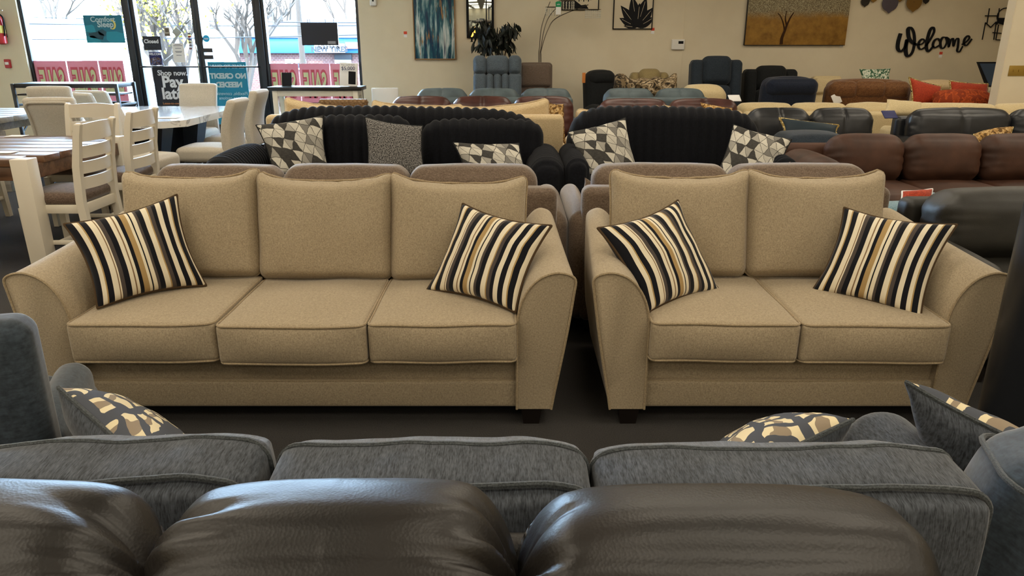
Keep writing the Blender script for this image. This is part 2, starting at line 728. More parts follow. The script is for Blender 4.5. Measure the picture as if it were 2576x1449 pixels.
M['walnut'] = wood_mat('walnut_planks', '#3f2a1c', '#7d5b40', 0, .33)
M['gray_wood'] = wood_mat('gray_wood', '#77736c', '#a39d92', 0, .4)
n = NT('white_marble', .08, .6, coat=.3)
f = n.noise(n.co(), 2.6, 6, .6, 1.2)
n.color(n.ramp(f, [(.42, '#d6d3cd'), (.5, '#9d9a96'), (.53, '#d9d6d0'), (1, '#e2dfd8')]))
M['marble'] = n.m

# striped pillow
n = NT('striped_cloth', .9, .2, sheen=.2)
uvv = n.co('UV')
sp = n.n('ShaderNodeSeparateXYZ')
n.l(uvv, sp.inputs[0])
seq = [('k', 4), ('c', 3), ('t', 1), ('k', 4), ('c', 4), ('b', 1), ('c', 1), ('g', 3), ('k', 4), ('c', 3), ('b', 1), ('c', 2), ('k', 3),
       ('t', 4), ('c', 2), ('k', 1), ('c', 3), ('g', 2), ('k', 4), ('c', 4), ('t', 1), ('g', 3), ('k', 3), ('c', 4)]
cols = {'k': '#121319', 'c': '#ddd2b8', 't': '#a68a5b', 'b': '#7d6448', 'g': '#4c443f'}
tot = sum(q for _, q in seq)
stops, acc = [], 0
for k_, q in seq:
    stops.append((acc / tot, cols[k_]))
    acc += q
f = n.math('FRACT', n.math('MULTIPLY', sp.outputs[0], 1.22))
n.color(n.ramp(f, stops, 'CONSTANT'))
n.bump(n.noise(n.co('UV', scale=(300, 60, 1)), 1, 2), .2, .003)
M['stripe'] = n.m

# black and white triangles
n = NT('triangle_print', .9, .2)
uvv = n.co('UV', scale=(5.4, 5.4, 1), rot=(0, 0, .35), loc=(.3, .2, 0))
wn = n.n('ShaderNodeTexNoise')
wn.inputs['Scale'].default_value = .9
n.l(uvv, wn.inputs['Vector'])
va = n.n('ShaderNodeVectorMath', operation='MULTIPLY_ADD')
n.l(wn.outputs['Color'], va.inputs[0])
va.inputs[1].default_value = (.4, .4, 0)
n.l(uvv, va.inputs[2])
sp = n.n('ShaderNodeSeparateXYZ')
n.l(va.outputs[0], sp.inputs[0])
fl = [n.math('FLOOR', sp.outputs[0]), n.math('FLOOR', sp.outputs[1]), n.math('FLOOR', n.math('ADD', sp.outputs[0], sp.outputs[1]))]
cb = n.n('ShaderNodeCombineXYZ')
for i in range(3):
    n.l(fl[i], cb.inputs[i])
wh = n.n('ShaderNodeTexWhiteNoise', noise_dimensions='3D')
n.l(cb.outputs[0], wh.inputs[0])
tri = n.ramp(wh.outputs['Value'], [(0, '#0b0b0d'), (.36, '#77746e'), (.46, '#c9c4b6'), (.64, '#a5a196'), (.8, '#dad5c6')], 'CONSTANT')
sk = n.noise(n.co('UV', scale=(14, 90, 1), rot=(0, 0, .7)), 1, 3)
fr = [n.math('FRACT', sp.outputs[0]), n.math('FRACT', sp.outputs[1]), n.math('FRACT', n.math('ADD', sp.outputs[0], sp.outputs[1]))]
edge = n.math('LESS_THAN', n.math('MINIMUM', n.math('MINIMUM', fr[0], fr[1]), fr[2]), .045)
n.color(n.mix(edge, n.mix(n.math('MULTIPLY', sk, .5), tri, '#7d7a74'), '#3a3834'))
M['triangles'] = n.m

n = NT('black_white_tweed', .95, .1)
n.color(n.ramp(n.noise(n.co('UV'), 46, 4, .8), [(.42, '#101013'), (.58, '#8f8c88')]))
M['tweed'] = n.m

# gray lattice over cream patches
n = NT('lattice_print', .9, .2)
uvv = n.co('UV', scale=(4.6, 4.6, 1))
wn = n.n('ShaderNodeTexNoise')
wn.inputs['Scale'].default_value = .8
n.l(uvv, wn.inputs['Vector'])
va = n.n('ShaderNodeVectorMath', operation='MULTIPLY_ADD')
n.l(wn.outputs['Color'], va.inputs[0])
va.inputs[1].default_value = (1.6, 1.6, 0)
n.l(uvv, va.inputs[2])
sp = n.n('ShaderNodeSeparateXYZ')
n.l(va.outputs[0], sp.inputs[0])
fx = n.math('FRACT', n.math('MULTIPLY', sp.outputs[0], .8))
fy = n.math('FRACT', n.math('MULTIPLY', sp.outputs[1], 1.6))
cx_ = n.math('GREATER_THAN', fx, .33)
cy_ = n.math('GREATER_THAN', fy, .36)
g2 = n.math('GREATER_THAN', n.math('FRACT', n.math('MULTIPLY', sp.outputs[0], 1.6)), .45)
base = n.mix(g2, '#8b7d6a', '#d6c8a4')
n.color(n.mix(n.math('MULTIPLY', cx_, cy_), '#4a4d54', base))
M['lattice'] = n.m


def blotch(name, stops, sc=6, kind='Object', rough=.9, dist=.5, detail=2):
    n = NT(name, rough, .2)
    n.color(n.ramp(n.noise(n.co(kind), sc, detail, .5, dist), stops, 'CONSTANT'))
    return n.m


M['camo'] = blotch('camouflage_print', [(0, '#2c261d'), (.42, '#6d5d45'), (.52, '#a8967a'), (.6, '#463b2c')], 9, dist=1.5, detail=4)
M['gold_damask'] = blotch('gold_damask', [(0, '#5c4426'), (.45, '#a07d4a'), (.55, '#c4a878'), (.62, '#7d5e35')], 26)
M['green_marble'] = blotch('green_white_print', [(0, '#3d6149'), (.45, '#9fb39b'), (.5, '#dde0d0'), (.6, '#6f937a')], 16, dist=2)
M['rust_damask'] = blotch('rust_damask', [(0, '#7a3016'), (.5, '#a3481f'), (.58, '#8a3a19')], 16)
M['satin_brown'] = plain('brown_satin', '#7d6350', .28, .5, var=.3, sc=25)
M['teal_pillow'] = plain('ink_teal_cloth', '#1b2a33', .6, .3, var=.15)
M['gold_trim'] = blotch('gold_trim', [(0, '#8f7740'), (.5, '#c9b783'), (.6, '#40382a')], 40)
# ------------------------------------------------------------------ the building
WY = 11.8                               # inner face of the storefront wall
XL, XR, YB, CH = -8.4, 7.6, -3.6, 3.1   # left wall, right wall, back wall, ceiling
WX0, WX1 = -7.40, -2.30                 # storefront opening
D0, D1, D2 = -5.73, -4.76, -3.84        # door jambs and meeting line
HEAD = 2.75


def plank(x0, x1, y0, y1, z0, z1):
    return rbox(((x1 - x0) / 2, (y1 - y0) / 2, (z1 - z0) / 2), .0005, 1, 1, c=((x0 + x1) / 2, (y0 + y1) / 2, (z0 + z1) / 2))


struct('floor', plank(XL - .2, XR + .2, YB - .2, WY + .22, -.12, 0), M['carpet'], smooth=False)
struct('ceiling', plank(XL - .2, XR + .2, YB - .2, WY + .22, CH, CH + .12), M['ceil'], smooth=False)
struct('wall_left', plank(XL - .2, XL, YB, WY, 0, CH), M['wall'], smooth=False)
struct('wall_right', plank(XR, XR + .2, YB, WY, 0, CH), M['wall'], smooth=False)
struct('wall_rear', plank(XL - .2, XR + .2, YB - .2, YB, 0, CH), M['wall'], smooth=False)
struct('wall_front_pier', plank(XL - .2, WX0, WY, WY + .22, 0, CH), M['wall'], smooth=False)
struct('wall_front', plank(WX1, XR + .2, WY, WY + .22, 0, CH), M['wall'], smooth=False)
struct('wall_front_header', plank(WX0, WX1, WY, WY + .22, HEAD, CH), M['wall'], smooth=False)
# vertical panel joint on the cream wall
jx = at(1722, 60, WY).x
struct('trim_1', plank(jx - .006, jx + .006, WY - .004, WY + .002, 0, CH), M['wall'], smooth=False)
# partition that ends at the right
pp = at(2507, 262, 8.5)
struct('wall_partition', plank(pp.x, XR, 8.5, 8.635, 0, CH), M['wall'], smooth=False)
struct('trim_2', plank(pp.x - .012, pp.x, 8.497, 8.638, 0, CH), M['trim_white'], smooth=False)

FY0, FY1 = WY + .04, WY + .15           # frame depth


def storefront(name, x0, x1, mids=(), bar=.05, kick=.12):
    root = bpy.data.objects.new(name, None)
    COL.objects.link(root)
    root['kind'] = 'structure'
    for xa, xb in ((x0, x0 + bar), (x1 - bar, x1)):
        mk('stile', span(xa, xb, FY0, FY1, .0, HEAD), M['frame_black'], root)
    for za, zb in ((0, kick), (HEAD - .08, HEAD)) + tuple((m - .03, m + .03) for m in mids):
        mk('rail', span(x0 + bar, x1 - bar, FY0 + .005, FY1 - .005, za, zb), M['frame_black'], root)
    zs = [kick] + sorted(mids) + [HEAD - .08]
    for za, zb in zip(zs[:-1], zs[1:]):
        mk('pane', span(x0 + bar * .8, x1 - bar * .8, FY0 + .05, FY0 + .056, za, zb, .001), M['glass'], root, smooth=False)
    return root


storefront('window_1', WX0, D0 - .07, mids=(.55,))
storefront('window_2', D2 + .07, WX1, mids=(.55,))
for nm, xa, xb in (('trim_3', D0 - .07, D0), ('trim_4', D2, D2 + .07)):
    struct(nm, span(xa, xb, FY0 - .03, FY1 + .03, 0, HEAD), M['frame_black'])
for i, (xa, xb) in enumerate(((D0, D1), (D1, D2))):
    d = storefront('door_%d' % (i + 1), xa + .004, xb - .004, bar=.055, kick=.25)
    mk('push_bar', tube([(xa + .03, FY0 + .02, 1.12), (xa + .05, FY0 - .06, 1.12), (xb - .05, FY0 - .06, 1.12), (xb - .03, FY0 + .02, 1.12)], .013, 8), M['frame_black'], d)
mk('pull_handle', tube([(D1 - .03, FY0 + .02, 1.45), (D1 - .03, FY0 - .05, 1.42), (D1 - .03, FY0 - .05, .95), (D1 - .03, FY0 + .02, .92)], .012, 8), M['chrome'], d)
for z in (1.36, 1.26):
    mk('lock_plate', span(D1 + .06, D1 + .2, FY0 - .02, FY0 + .004, z - .03, z + .03), M['black_metal'], d)

# ceiling troffers, out of frame, give the warm overhead light
ROWS = ((-2.6, 'behind the viewpoint'), (-.3, 'above the viewpoint'), (2.0, 'above the tan sofas'), (4.4, 'above the walnut table'), (6.8, 'above the cream sofas'), (9.3, 'nearest the storefront'))
COLS = ((-6.2, 'far left'), (-2.4, 'centre left'), (1.4, 'centre right'), (5.2, 'far right'))
for y, rw in ROWS:
    for x, cw in COLS:
        t = thing('ceiling_troffer', 'recessed ceiling light panel %s, %s' % (rw, cw), 'ceiling light', (x, y, CH), group='recessed ceiling light panels')
        fr = join(span(-1.22, 1.22, -.62, -.58, -.02, 0), span(-1.22, 1.22, .58, .62, -.02, 0), span(-1.22, -1.18, -.58, .58, -.02, 0), span(1.18, 1.22, -.58, .58, -.02, 0))
        mk('frame', fr, M['white'], t)
        mk('diffuser', span(-1.18, 1.18, -.58, .58, -.006, 0), M['white'], t)
        ld = bpy.data.lights.new('troffer_light', 'AREA')
        ld.shape = 'RECTANGLE'
        ld.size, ld.size_y = 2.3, 1.1
        ld.energy = LAMP_W * (1.0 if y < 8 else .8)
        ld.color = LAMP_COL
        lo = bpy.data.objects.new('troffer_light', ld)
        COL.objects.link(lo)
        lo.parent = t
        lo.location = (0, 0, -.03)

# ------------------------------------------------------------------ outside
M['asphalt'] = plain('asphalt', '#4a4a49', .9, .2, var=.1)
M['concrete'] = plain('concrete', '#76746f', .9, .2, var=.06)
M['ext_white'] = plain('white_siding', '#a9adb2', .8, .2, var=.03)
M['shingle'] = plain('gray_shingle', '#39353a', .9, .2, var=.15, sc=20)
M['ext_blue'] = plain('blue_fascia', '#05405e', .6, .3, var=.05)
n = NT('red_brick', .9, .2)
bt = n.n('ShaderNodeTexBrick')
bt.inputs['Scale'].default_value = 3
bt.inputs['Color1'].default_value = lin('#3d2422')
bt.inputs['Color2'].default_value = lin('#4a2f2b')
bt.inputs['Mortar'].default_value = lin('#5d534f')
n.l(n.co(rot=(R(90), 0, 0)), bt.inputs['Vector'])
n.color(bt.outputs[0])
M['brick'] = n.m
M['ext_glass'] = plain('dark_shop_glass', '#1c2428', .2, .5, var=.1)
M['ext_bark'] = plain('gray_bark', '#2b231d', .9, .2, var=.2)
M['ext_leaf'] = plain('spring_leaf', '#5a5012', .8, .2, var=.25, sc=9)

struct('sidewalk', plank(-30, 20, WY + .22, 17, -.14, -.02), M['concrete'], smooth=False)
V = [(-60, 17, -.06), (50, 17, -.06), (50, 30, -1.9), (-60, 30, -1.9), (50, 120, -1.9), (-60, 120, -1.9)]
struct('street', (np.array(V, float), [(0, 1, 2, 3), (3, 2, 4, 5)]), M['asphalt'], smooth=False)

# tire shop across the street
YS = 36.0
a, b = at(640, 130, YS), at(1010, 100, YS)
x0, x1 = at(588, 110, YS).x, b.x + 6
zt, zf = at(800, 95, YS).z, at(800, 133, YS).z
ts = thing('tire_shop', 'low brick shop with a blue fascia across the street', 'building', ((x0 + x1) / 2, YS + 4, -1.9))
L = lambda x: x - (x0 + x1) / 2
mk('wall', span(L(x0), L(x1), -4, 4, 0, zf + 1.9), M['brick'], ts)
mk('fascia', span(L(x0) - .1, L(x1) + .1, -4.35, 4, zf + 1.9, zt + 1.9), M['ext_blue'], ts)
mk('roof', prism([(L(x0) - .4, zt + 1.9), (L(x1) + .4, zt + 1.9), (L(x1) - 3, zt + 2.7), (L(x0) + 3, zt + 2.7)], -4.5, 4.2), M['shingle'], ts)
for pxa, pxb, pya, pyb in ((718, 740, 149, 175), (745, 772, 149, 175), (905, 925, 140, 175), (843, 885, 150, 172)):
    p, q = at(pxa, pya, YS), at(pxb, pyb, YS)
    wn_ = mk('window', span(L(p.x), L(q.x), -4.12, -3.98, q.z + 1.9, p.z + 1.9), M['ext_white'], ts)
    mk('pane', span(L(p.x) + .08, L(q.x) - .08, -4.15, -4.11, q.z + 1.98, p.z + 1.82), M['ext_glass'], wn_)
p, q = at(798, 110, YS), at(874, 132, YS)
sg = mk('sign_board', span(L(p.x), L(q.x), -4.6, -4.45, q.z + 1.9, p.z + 1.9), M['ext_white'], ts)
letter('USED &', .30, M['ink'], sg, (L((p.x + q.x) / 2), -4.62, p.z + 1.9 - .12))
letter('NEW TIRES', .33, M['ink'], sg, (L((p.x + q.x) / 2), -4.62, q.z + 1.9 + .14), bold=.018)
p, q = at(876, 107, YS), at(912, 122, YS)
mk('sign_board', span(L(p.x), L(q.x) + .3, -4.6, -4.45, q.z + 1.9, p.z + 1.9), M['red_tag'], ts)
p, q = at(843, 136, YS), at(887, 150, YS)
mk('notice_board', span(L(p.x), L(q.x), -4.2, -4.05, q.z + 1.9, p.z + 1.9), M['ink'], ts)
p, q = at(737, 150, YS), at(757, 158, YS)
op = mk('open_sign', span(L(p.x), L(q.x), -4.25, -4.17, q.z + 1.9, p.z + 1.9), M['red_tag'], ts)

# white commercial building on the left
YW = 30.0
a, b = at(20, 62, YW), at(322, 150, YW)
wb = thing('white_building', 'long plain white building outside the left window', 'building', ((a.x + b.x) / 2 - 3, YW + 5, -1.9))
hw = (b.x - a.x) / 2 + 3
mk('wall', span(-hw, hw, -5, 5, 0, a.z + 1.9), M['ext_white'], wb)
mk('roof_edge', span(-hw - .1, hw + .1, -5.12, 5.1, a.z + 1.9, a.z + 2.1), M['shingle'], wb)
mk('siding_band', span(-hw, hw, -5.03, -4.9, a.z + .6, a.z + .66), M['concrete'], wb)
# house with a gray shingle roof in front of it
YH = 25.0
a, b = at(205, 118, YH), at(345, 152, YH)
hs = thing('small_house', 'small house with a gray shingle gable roof beyond the window', 'building', ((a.x + b.x) / 2, YH + 2.5, -1.6))
hw = (b.x - a.x) / 2
mk('wall', span(-hw + .15, hw - .15, -2.2, 2.2, 0, b.z + 1.6), M['ext_white'], hs)
mk('roof', prism([(-hw - .1, b.z + 1.55), (hw + .1, b.z + 1.55), (hw * .62, a.z + 1.6), (-hw * .62, a.z + 1.6)], -2.5, 2.5), M['shingle'], hs)
mk('gable', prism([(hw * .45, b.z + 1.5), (hw * 1.05, b.z + 1.5), (hw * .95, a.z + 1.5)], -2.65, -2.4), M['ext_white'], hs)

# utility poles and wires
def pole(px, Y, top, label, col='ext_bark', r=.12):
    p = at(px, 100, Y)
    t = thing('utility_pole', label, 'pole', (p.x, Y, -1.9))
    mk('shaft', lathe([(r * 1.1, 0), (r, 2), (r * .8, top + 1.9)], 10), M[col], t)
    mk('cross_arm', span(-.9, .9, -.06, .06, top + 1.2, top + 1.32), M[col], t)
    return p.x
pole(757, 31, 6.5, 'thin brown utility pole behind the hanging black board')
pole(520, 24, 6.0, 'pale gray post seen through the right door', 'concrete', .14)
pole(578, 27, 6.5, 'white painted post between the door and the blue shop', 'ext_white', .28)
for i, (za, zb, Y, lab) in enumerate(((2.28, 2.15, 26, 'upper overhead wire sagging across the street'), (1.62, 2.0, 23, 'lower overhead wire crossing the left window'), (2.6, 2.2, 28.5, 'highest overhead wire above the blue shop'))):
    pts = [(-26 + 32 * t / 12, Y, za + (zb - za) * t / 12 - .25 * math.sin(math.pi * t / 12)) for t in range(13)]
    solo('overhead_wire', tube(pts, .016, 5), M['ink'], lab, 'wire')


def bare_tree(px, Y, H, label, leafy=False, seed=1):
    rr = random.Random(seed)
    p = at(px, 100, Y)
    t = thing('street_tree', label, 'tree', (p.x, Y, -1.9))
    segs = []

    def grow(o, d, L, r, lvl):
        e = o + d * L
        mid = o + d * (L * .5) + Vector((rr.uniform(-.05, .05), rr.uniform(-.05, .05), 0)) * L
        segs.append(tube([o, mid, e], [r, r * .8, r * .6], 5 if lvl < 2 else 3))
        tips.append(e)
        if lvl >= 4:
            return
        for _ in range(3 if lvl else 4):
            nd = (d + Vector((rr.uniform(-1, 1), rr.uniform(-.7, .7), rr.uniform(-.15, .75))) * .8).normalized()
            grow(e, nd, L * rr.uniform(.55, .8), r * .64, lvl + 1)
    tips = []
    grow(Vector((0, 0, 0)), Vector((0, 0, 1)), H * .32, .17, 0)
    mk('trunk', segs[0], M['ext_bark'], t)
    br = mk('branches', join(*segs[1:]), M['ext_bark'], t)
    br['kind'] = 'stuff'
    if leafy:
        g = []
        for e in tips[10:]:
            for _ in range(5):
                c = e + Vector((rr.gauss(0, .35), rr.gauss(0, .35), rr.gauss(0, .3)))
                s = rr.uniform(.03, .07)
                a1 = Vector((rr.uniform(-1, 1), rr.uniform(-1, 1), rr.uniform(-1, 1))).normalized() * s
                a2 = a1.orthogonal().normalized() * s * .6
                g.append((np.array([c - a1, c - a2, c + a1, c + a2]), [(0, 1, 2, 3)]))
        fo = mk('foliage', join(*g), M['ext_leaf'], t, smooth=False)
        fo['kind'] = 'stuff'


bare_tree(385, 22, 6.0, 'yellow-green leafy tree seen through the left door', True, 3)
bare_tree(450, 27, 6.2, 'bare tree behind the paper notice on the left door', False, 4)
bare_tree(610, 26, 5.8, 'bare tree seen through the right door glass', False, 5)
bare_tree(720, 52, 10, 'bare tree above the blue shop roof, left of the hanging board', False, 6)
bare_tree(880, 52, 10, 'bare tree above the blue shop roof, right of the hanging board', False, 8)
bare_tree(150, 50, 10, 'bare tree behind the long white building', False, 9)
# ------------------------------------------------------------------ sofas
def legs4(t, x0, x1, y0, y1, h, mat, s=.07):
    for x in (x0, x1):
        for y in (y0, y1):
            g = loft([[(x + sx * s * k / 2, y + sy * s * k / 2, z) for sx, sy in ((-1, -1), (1, -1), (1, 1), (-1, 1))] for z, k in ((0, .75), (h, 1.0))])
            mk('leg', g, mat, t, smooth=False)


def box_cushion(t, name, mat, pipe, c, h, r=.03, bulge=(0, .012, .02), n=(14, 8, 4), rot=(0, 0, 0), f=None, pr=.005, disp=None):
    o = mk(name, rbox(h, r, n, 3, bulge, f=f, disp=disp), mat, t, loc=c, rot=rot, ang=180)
    if pipe:
        for s in (-1, 1):
            pts = np.array([(x, y, s * (h[2] - r * .25)) for x, y in rrect(h[0] - r * .12, h[1] - r * .12, max(r, .03), 4, 10)])
            u = 1 - (pts[:, 0] / h[0]) ** 2
            v = 1 - (pts[:, 1] / h[1]) ** 2
            pts[:, 1] += np.sign(pts[:, 1]) * bulge[1] * np.clip(u, 0, 1) * .25
            if f is not None:
                pts = f(pts)
            mk('piping', tube(pts, pr, 6, closed=True), pipe, o)
    return o


def knife_cushion(t, mat, pipe, c, h, rot, ear=.03, th=.05, seed=0, name='back_cushion', sag=.018, pr=.006):
    """loose back cushion, soft all round, ears at its corners, cord along its edge"""
    rs = random.Random(seed)
    e1, e2 = ear * rs.uniform(.7, 1.2), ear * rs.uniform(.7, 1.2)

    def f(V):
        V = np.array(V)
        u = V[:, 0] / h[0]
        k = np.clip(V[:, 2] / h[2], 0, 1)
        V[:, 2] += np.where(u > 0, e1, e2) * np.abs(u) ** 5 * k - sag * (1 - u ** 2) * k
        V[:, 0] += np.sign(u) * .012 * k ** 4 * np.abs(u)
        for i in range(len(V)):
            a = noise.noise(Vector((V[i, 0] * 6 + seed, V[i, 1] * 3, V[i, 2] * 6)))
            b = noise.noise(Vector((V[i, 0] * 60 + seed, 4.0, V[i, 2] * 14)))
            V[i, 1] += a * .012
            V[i, 2] += (k[i] ** 6) * b * .006
        return V
    hy = h[1]
    q = (h[0], hy * .45, h[2])
    o = mk('back_cushion' if name is None else name, rbox(q, hy * .42, (18, 2, 14), 3, (0, th, 0), f=f, pw=.55), mat, t, loc=c, rot=rot, ang=180)
    if pipe:
        pts = np.array([(x, 0, z) for x, z in rrect(h[0] + .003, h[2] + .003, hy * .5, 5, 14)])
        pts = f(pts)
        mk('piping', tube(pts, pr, 6, closed=True), pipe, o)
    return o


def tan_sofa(cx, n, label, name):
    t = thing(name, label, 'sofa', (cx, 2.70, 0), group='tan sofa and loveseat set')
    wi = n * .5817 / 2
    m, pm = M['tan'], M['tan_pipe']
    mk('base', rbox((wi + .02, .40, .06), .015, (10, 4, 2), 2, (0, .006, 0), c=(0, .42, .133)), m, t)
    mk('front_rail', rbox((wi + .01, .385, .062), .015, (10, 4, 2), 2, (0, .006, 0), c=(0, .425, .248)), m, t)
    mk('seam_piping', tube([(-wi, .03, .19), (0, .024, .19), (wi, .03, .19)], .004, 6), pm, t)
    mk('back_frame', rbox((wi + .015, .07, .33), .03, (8, 2, 6), 3, (0, .02, 0), c=(0, .80, .41)), m, t)
    prof = [(0, .075), (0, .2), (0, .33), (0, .43), (.008, .50), (.028, .56), (.06, .608), (.10, .64), (.145, .655), (.185, .652), (.213, .64),
            (.224, .62), (.218, .57), (.197, .42), (.168, .25), (.15, .15), (.138, .075)]
    prof = [tuple(q) for q in spline(prof, 3)]
    for s in (-1, 1):
        rings = []
        for y, inset in ((0, .007), (.002, .003), (.008, 0), (.12, 0), (.24, 0), (.36, 0), (.48, 0), (.6, 0), (.72, 0), (.80, 0), (.835, .004), (.845, .012)):
            k = y / .845
            ring = []
            for a, z in prof:
                lift = .075 * max(0, (z - .3) / .355) * k ** 1.3
                fl = 1 - .22 * k * max(0, (z - .25) / .4)
                a2, z2 = a * fl, z + lift
                a2 += (0.10 - a2) * inset * 6
                z2 += (.37 - z2) * inset * .9
                ring.append((s * (wi + a2), y, z2))
            rings.append(ring if s > 0 else ring[::-1])
        arm = mk('arm', loft(rings), m, t, ang=55)
        pts = [(s * (wi + a + (.002 if a > .1 else 0)), .001, z) for a, z in prof]
        mk('piping', tube(pts, .0055, 6), pm, arm)
    hx = wi / n
    for i in range(n):
        x = -wi + hx * (2 * i + 1)
        rs = random.Random(10 * n + i)
        dz = rs.uniform(-.004, .004)
        dy = (-.014 if n == 3 and i == 1 else 0)

        def f(V, x=x, i=i):
            V = np.array(V)
            for k in range(len(V)):
                V[k, 2] += noise.noise(Vector((V[k, 0] * 4 + i * 7, V[k, 1] * 4, n * 3.0))) * .006
            return V
        box_cushion(t, 'seat_cushion', m, pm, (x, .255 + dy, .385 + dz), (hx - .002, .305, .082), .022, (0, .02, .022), (14, 10, 4), (R(rs.uniform(-.6, .6)), R(rs.uniform(-.8, .8)), 0), f)
    sp = .605 if n == 3 else .615
    for i in range(n):
        x = (i - (n - 1) / 2) * sp - (.05 if n == 2 else 0)
        rs = random.Random(20 * n + i)
        dr = (.0 if n == 3 else 0)
        knife_cushion(t, m, pm, (x, .60, .695 - (.012 * i if n == 3 else 0)), (.305 if n == 3 else .31, .115, .232), (R(-13), R(rs.uniform(-.6, 1.2)), 0), .045, .058, seed=n * 5 + i)
    legs4(t, -wi - .06, wi + .06, .05, .78, .078, M['espresso'], .085)
    return t


tan_sofa(-.853, 3, 'tan woven three-seat sofa with flared arms and striped pillows', 'three_seat_sofa')
tan_sofa(1.12, 2, 'tan woven two-seat loveseat with flared arms and striped pillows', 'loveseat')

SC_ = ['#']


def gsofa(name, label, x, y, away, W, n, mat, D=.92, bh=.88, sh=.46, ah=.62, aw=.2, arm='pad', cush='box', cmat=None, pipe=None, group=None,
          lean=10, th=.22, hx_k=1.0, cat='sofa', seams=0, legs=True, crown=.02, res=1.0, rz=None, bz=0.0, tilts=None):
    """sofa with its back plane through (x, y); faces the camera unless away"""
    t = thing(name, label, cat, (x, y, 0), (math.pi if away else 0) if rz is None else rz, group)
    wi = W / 2 - aw
    cm = cmat or mat
    z0 = .08
    mk('base', rbox((wi + .03, D / 2 - .04, (sh - .16 - z0) / 2), .02, (4, 3, 2), 2, c=(0, -D / 2, z0 + (sh - .16 - z0) / 2)), mat, t)
    mk('back_frame', rbox((W / 2 - .06, .07, (bh - .07 - z0) / 2), .045, (6, 2, 4), 3, (0, .015, 0), c=(0, -.075, z0 + (bh - .07 - z0) / 2)), mat, t)
    for s in (-1, 1):
        if arm == 'roll':
            rings = []
            for yy, k in ((-D + .02, .9), (-D + .03, 1), (-D * .5, 1), (-.12, 1), (-.1, .9)):
                ring = []
                for j in range(20):
                    a = 2 * math.pi * j / 20
                    cx_, cz_ = math.cos(a), math.sin(a)
                    ring.append((s * (W / 2 - aw / 2) + aw * .55 * cx_ * k, yy, ah - aw * .5 + aw * .5 * cz_ * k if cz_ > -.2 else (ah - aw * .6) + (z0 - (ah - aw * .6)) * min(1, (-cz_ - .2) / .5)))
                rings.append(ring)
            mk('arm', loft(rings), mat, t, ang=60)
        else:
            r_ = {'pad': aw * .48, 'track': .03, 'soft': aw * .49}[arm]
            mk('arm', rbox((aw / 2, D / 2 - .03, (ah - z0) / 2), r_, (3, 6, 4), 4, (.012, .01, .02), c=(s * (W / 2 - aw / 2), -D / 2, z0 + (ah - z0) / 2)), mat, t, ang=180)
    hx = wi / n
    for i in range(n):
        cx_ = -wi + hx * (2 * i + 1)
        box_cushion(t, 'seat_cushion', cm, pipe, (cx_, -.22 - (D - .24) / 2, sh - .075), (hx - .004, (D - .22) / 2, .08), .04, (0, .015, crown), (6, 5, 3))
        h = (hx * hx_k, th / 2, (bh - sh) / 2 + .01)
        c = (cx_ * hx_k, -.13 - th / 2, (bh + sh) / 2 + bz)
        if cush == 'knife':
            knife_cushion(t, cm, pipe, c, h, (R(-lean), R(tilts[i] if tilts else random.uniform(-1.5, 1.5)), 0), .025, .04, seed=random.random() * 40)
        elif cush == 'leather':
            sdv = random.random() * 60
            N1 = int(14 * res)

            def f(V, h=h, sdv=sdv):
                V = wrinkle(V, h[0], .012, .06, 46, 0, sdv)
                u = np.abs(V[:, 0]) / h[0]
                V[:, 2] -= .03 * u ** 6 * np.clip(V[:, 2] / h[2], 0, 1)
                if seams:
                    for q in range(1, seams + 1):
                        xs = -h[0] + 2 * h[0] * q / (seams + 1)
                        k = np.exp(-((V[:, 0] - xs) / .012) ** 2)
                        V[:, 1] *= 1 - .10 * k
                        V[:, 2] -= .006 * k * np.sign(V[:, 2])
                return V
            nx = max(N1, 26 if seams else N1)
            mk('back_cushion', rbox((h[0] - .003, h[1], h[2]), min(h[1] * .95, .1), (nx, 3, N1), 5, (.004, .03, .015), f=f), cm, t, loc=c, rot=(R(-lean), 0, 0), ang=180)
        else:
            sdv = random.random() * 30

            def f(V, sdv=sdv):
                V = np.array(V)
                for k in range(len(V)):
                    V[k] += .008 * noise.noise(Vector((V[k, 0] * 5 + sdv, V[k, 1] * 5, V[k, 2] * 5)))
                return V
            mk('back_cushion', rbox((h[0] - .003, h[1], h[2]), .075, (10, 3, 8), 4, (.004, .03, .012), f=f), cm, t, loc=c, rot=(R(-lean), 0, 0), ang=180)
    if legs:
        legs4(t, -W / 2 + .12, W / 2 - .12, -D + .1, -.1, .085, M['espresso'], .06)
    return t


# taupe pair standing back to back with the tan pair
gsofa('plush_sofa', 'taupe plush sofa standing back to back with the tan three-seat sofa', -.87, 3.66, True, 2.32, 3, M['taupe'], bh=.865, ah=.665, aw=.16, arm='soft', group='taupe plush pair', th=.2, lean=3)
gsofa('plush_loveseat', 'taupe plush loveseat standing back to back with the tan loveseat', 1.135, 3.66, True, 1.68, 2, M['taupe'], bh=.87, ah=.665, aw=.12, arm='soft', group='taupe plush pair', th=.2, lean=3)


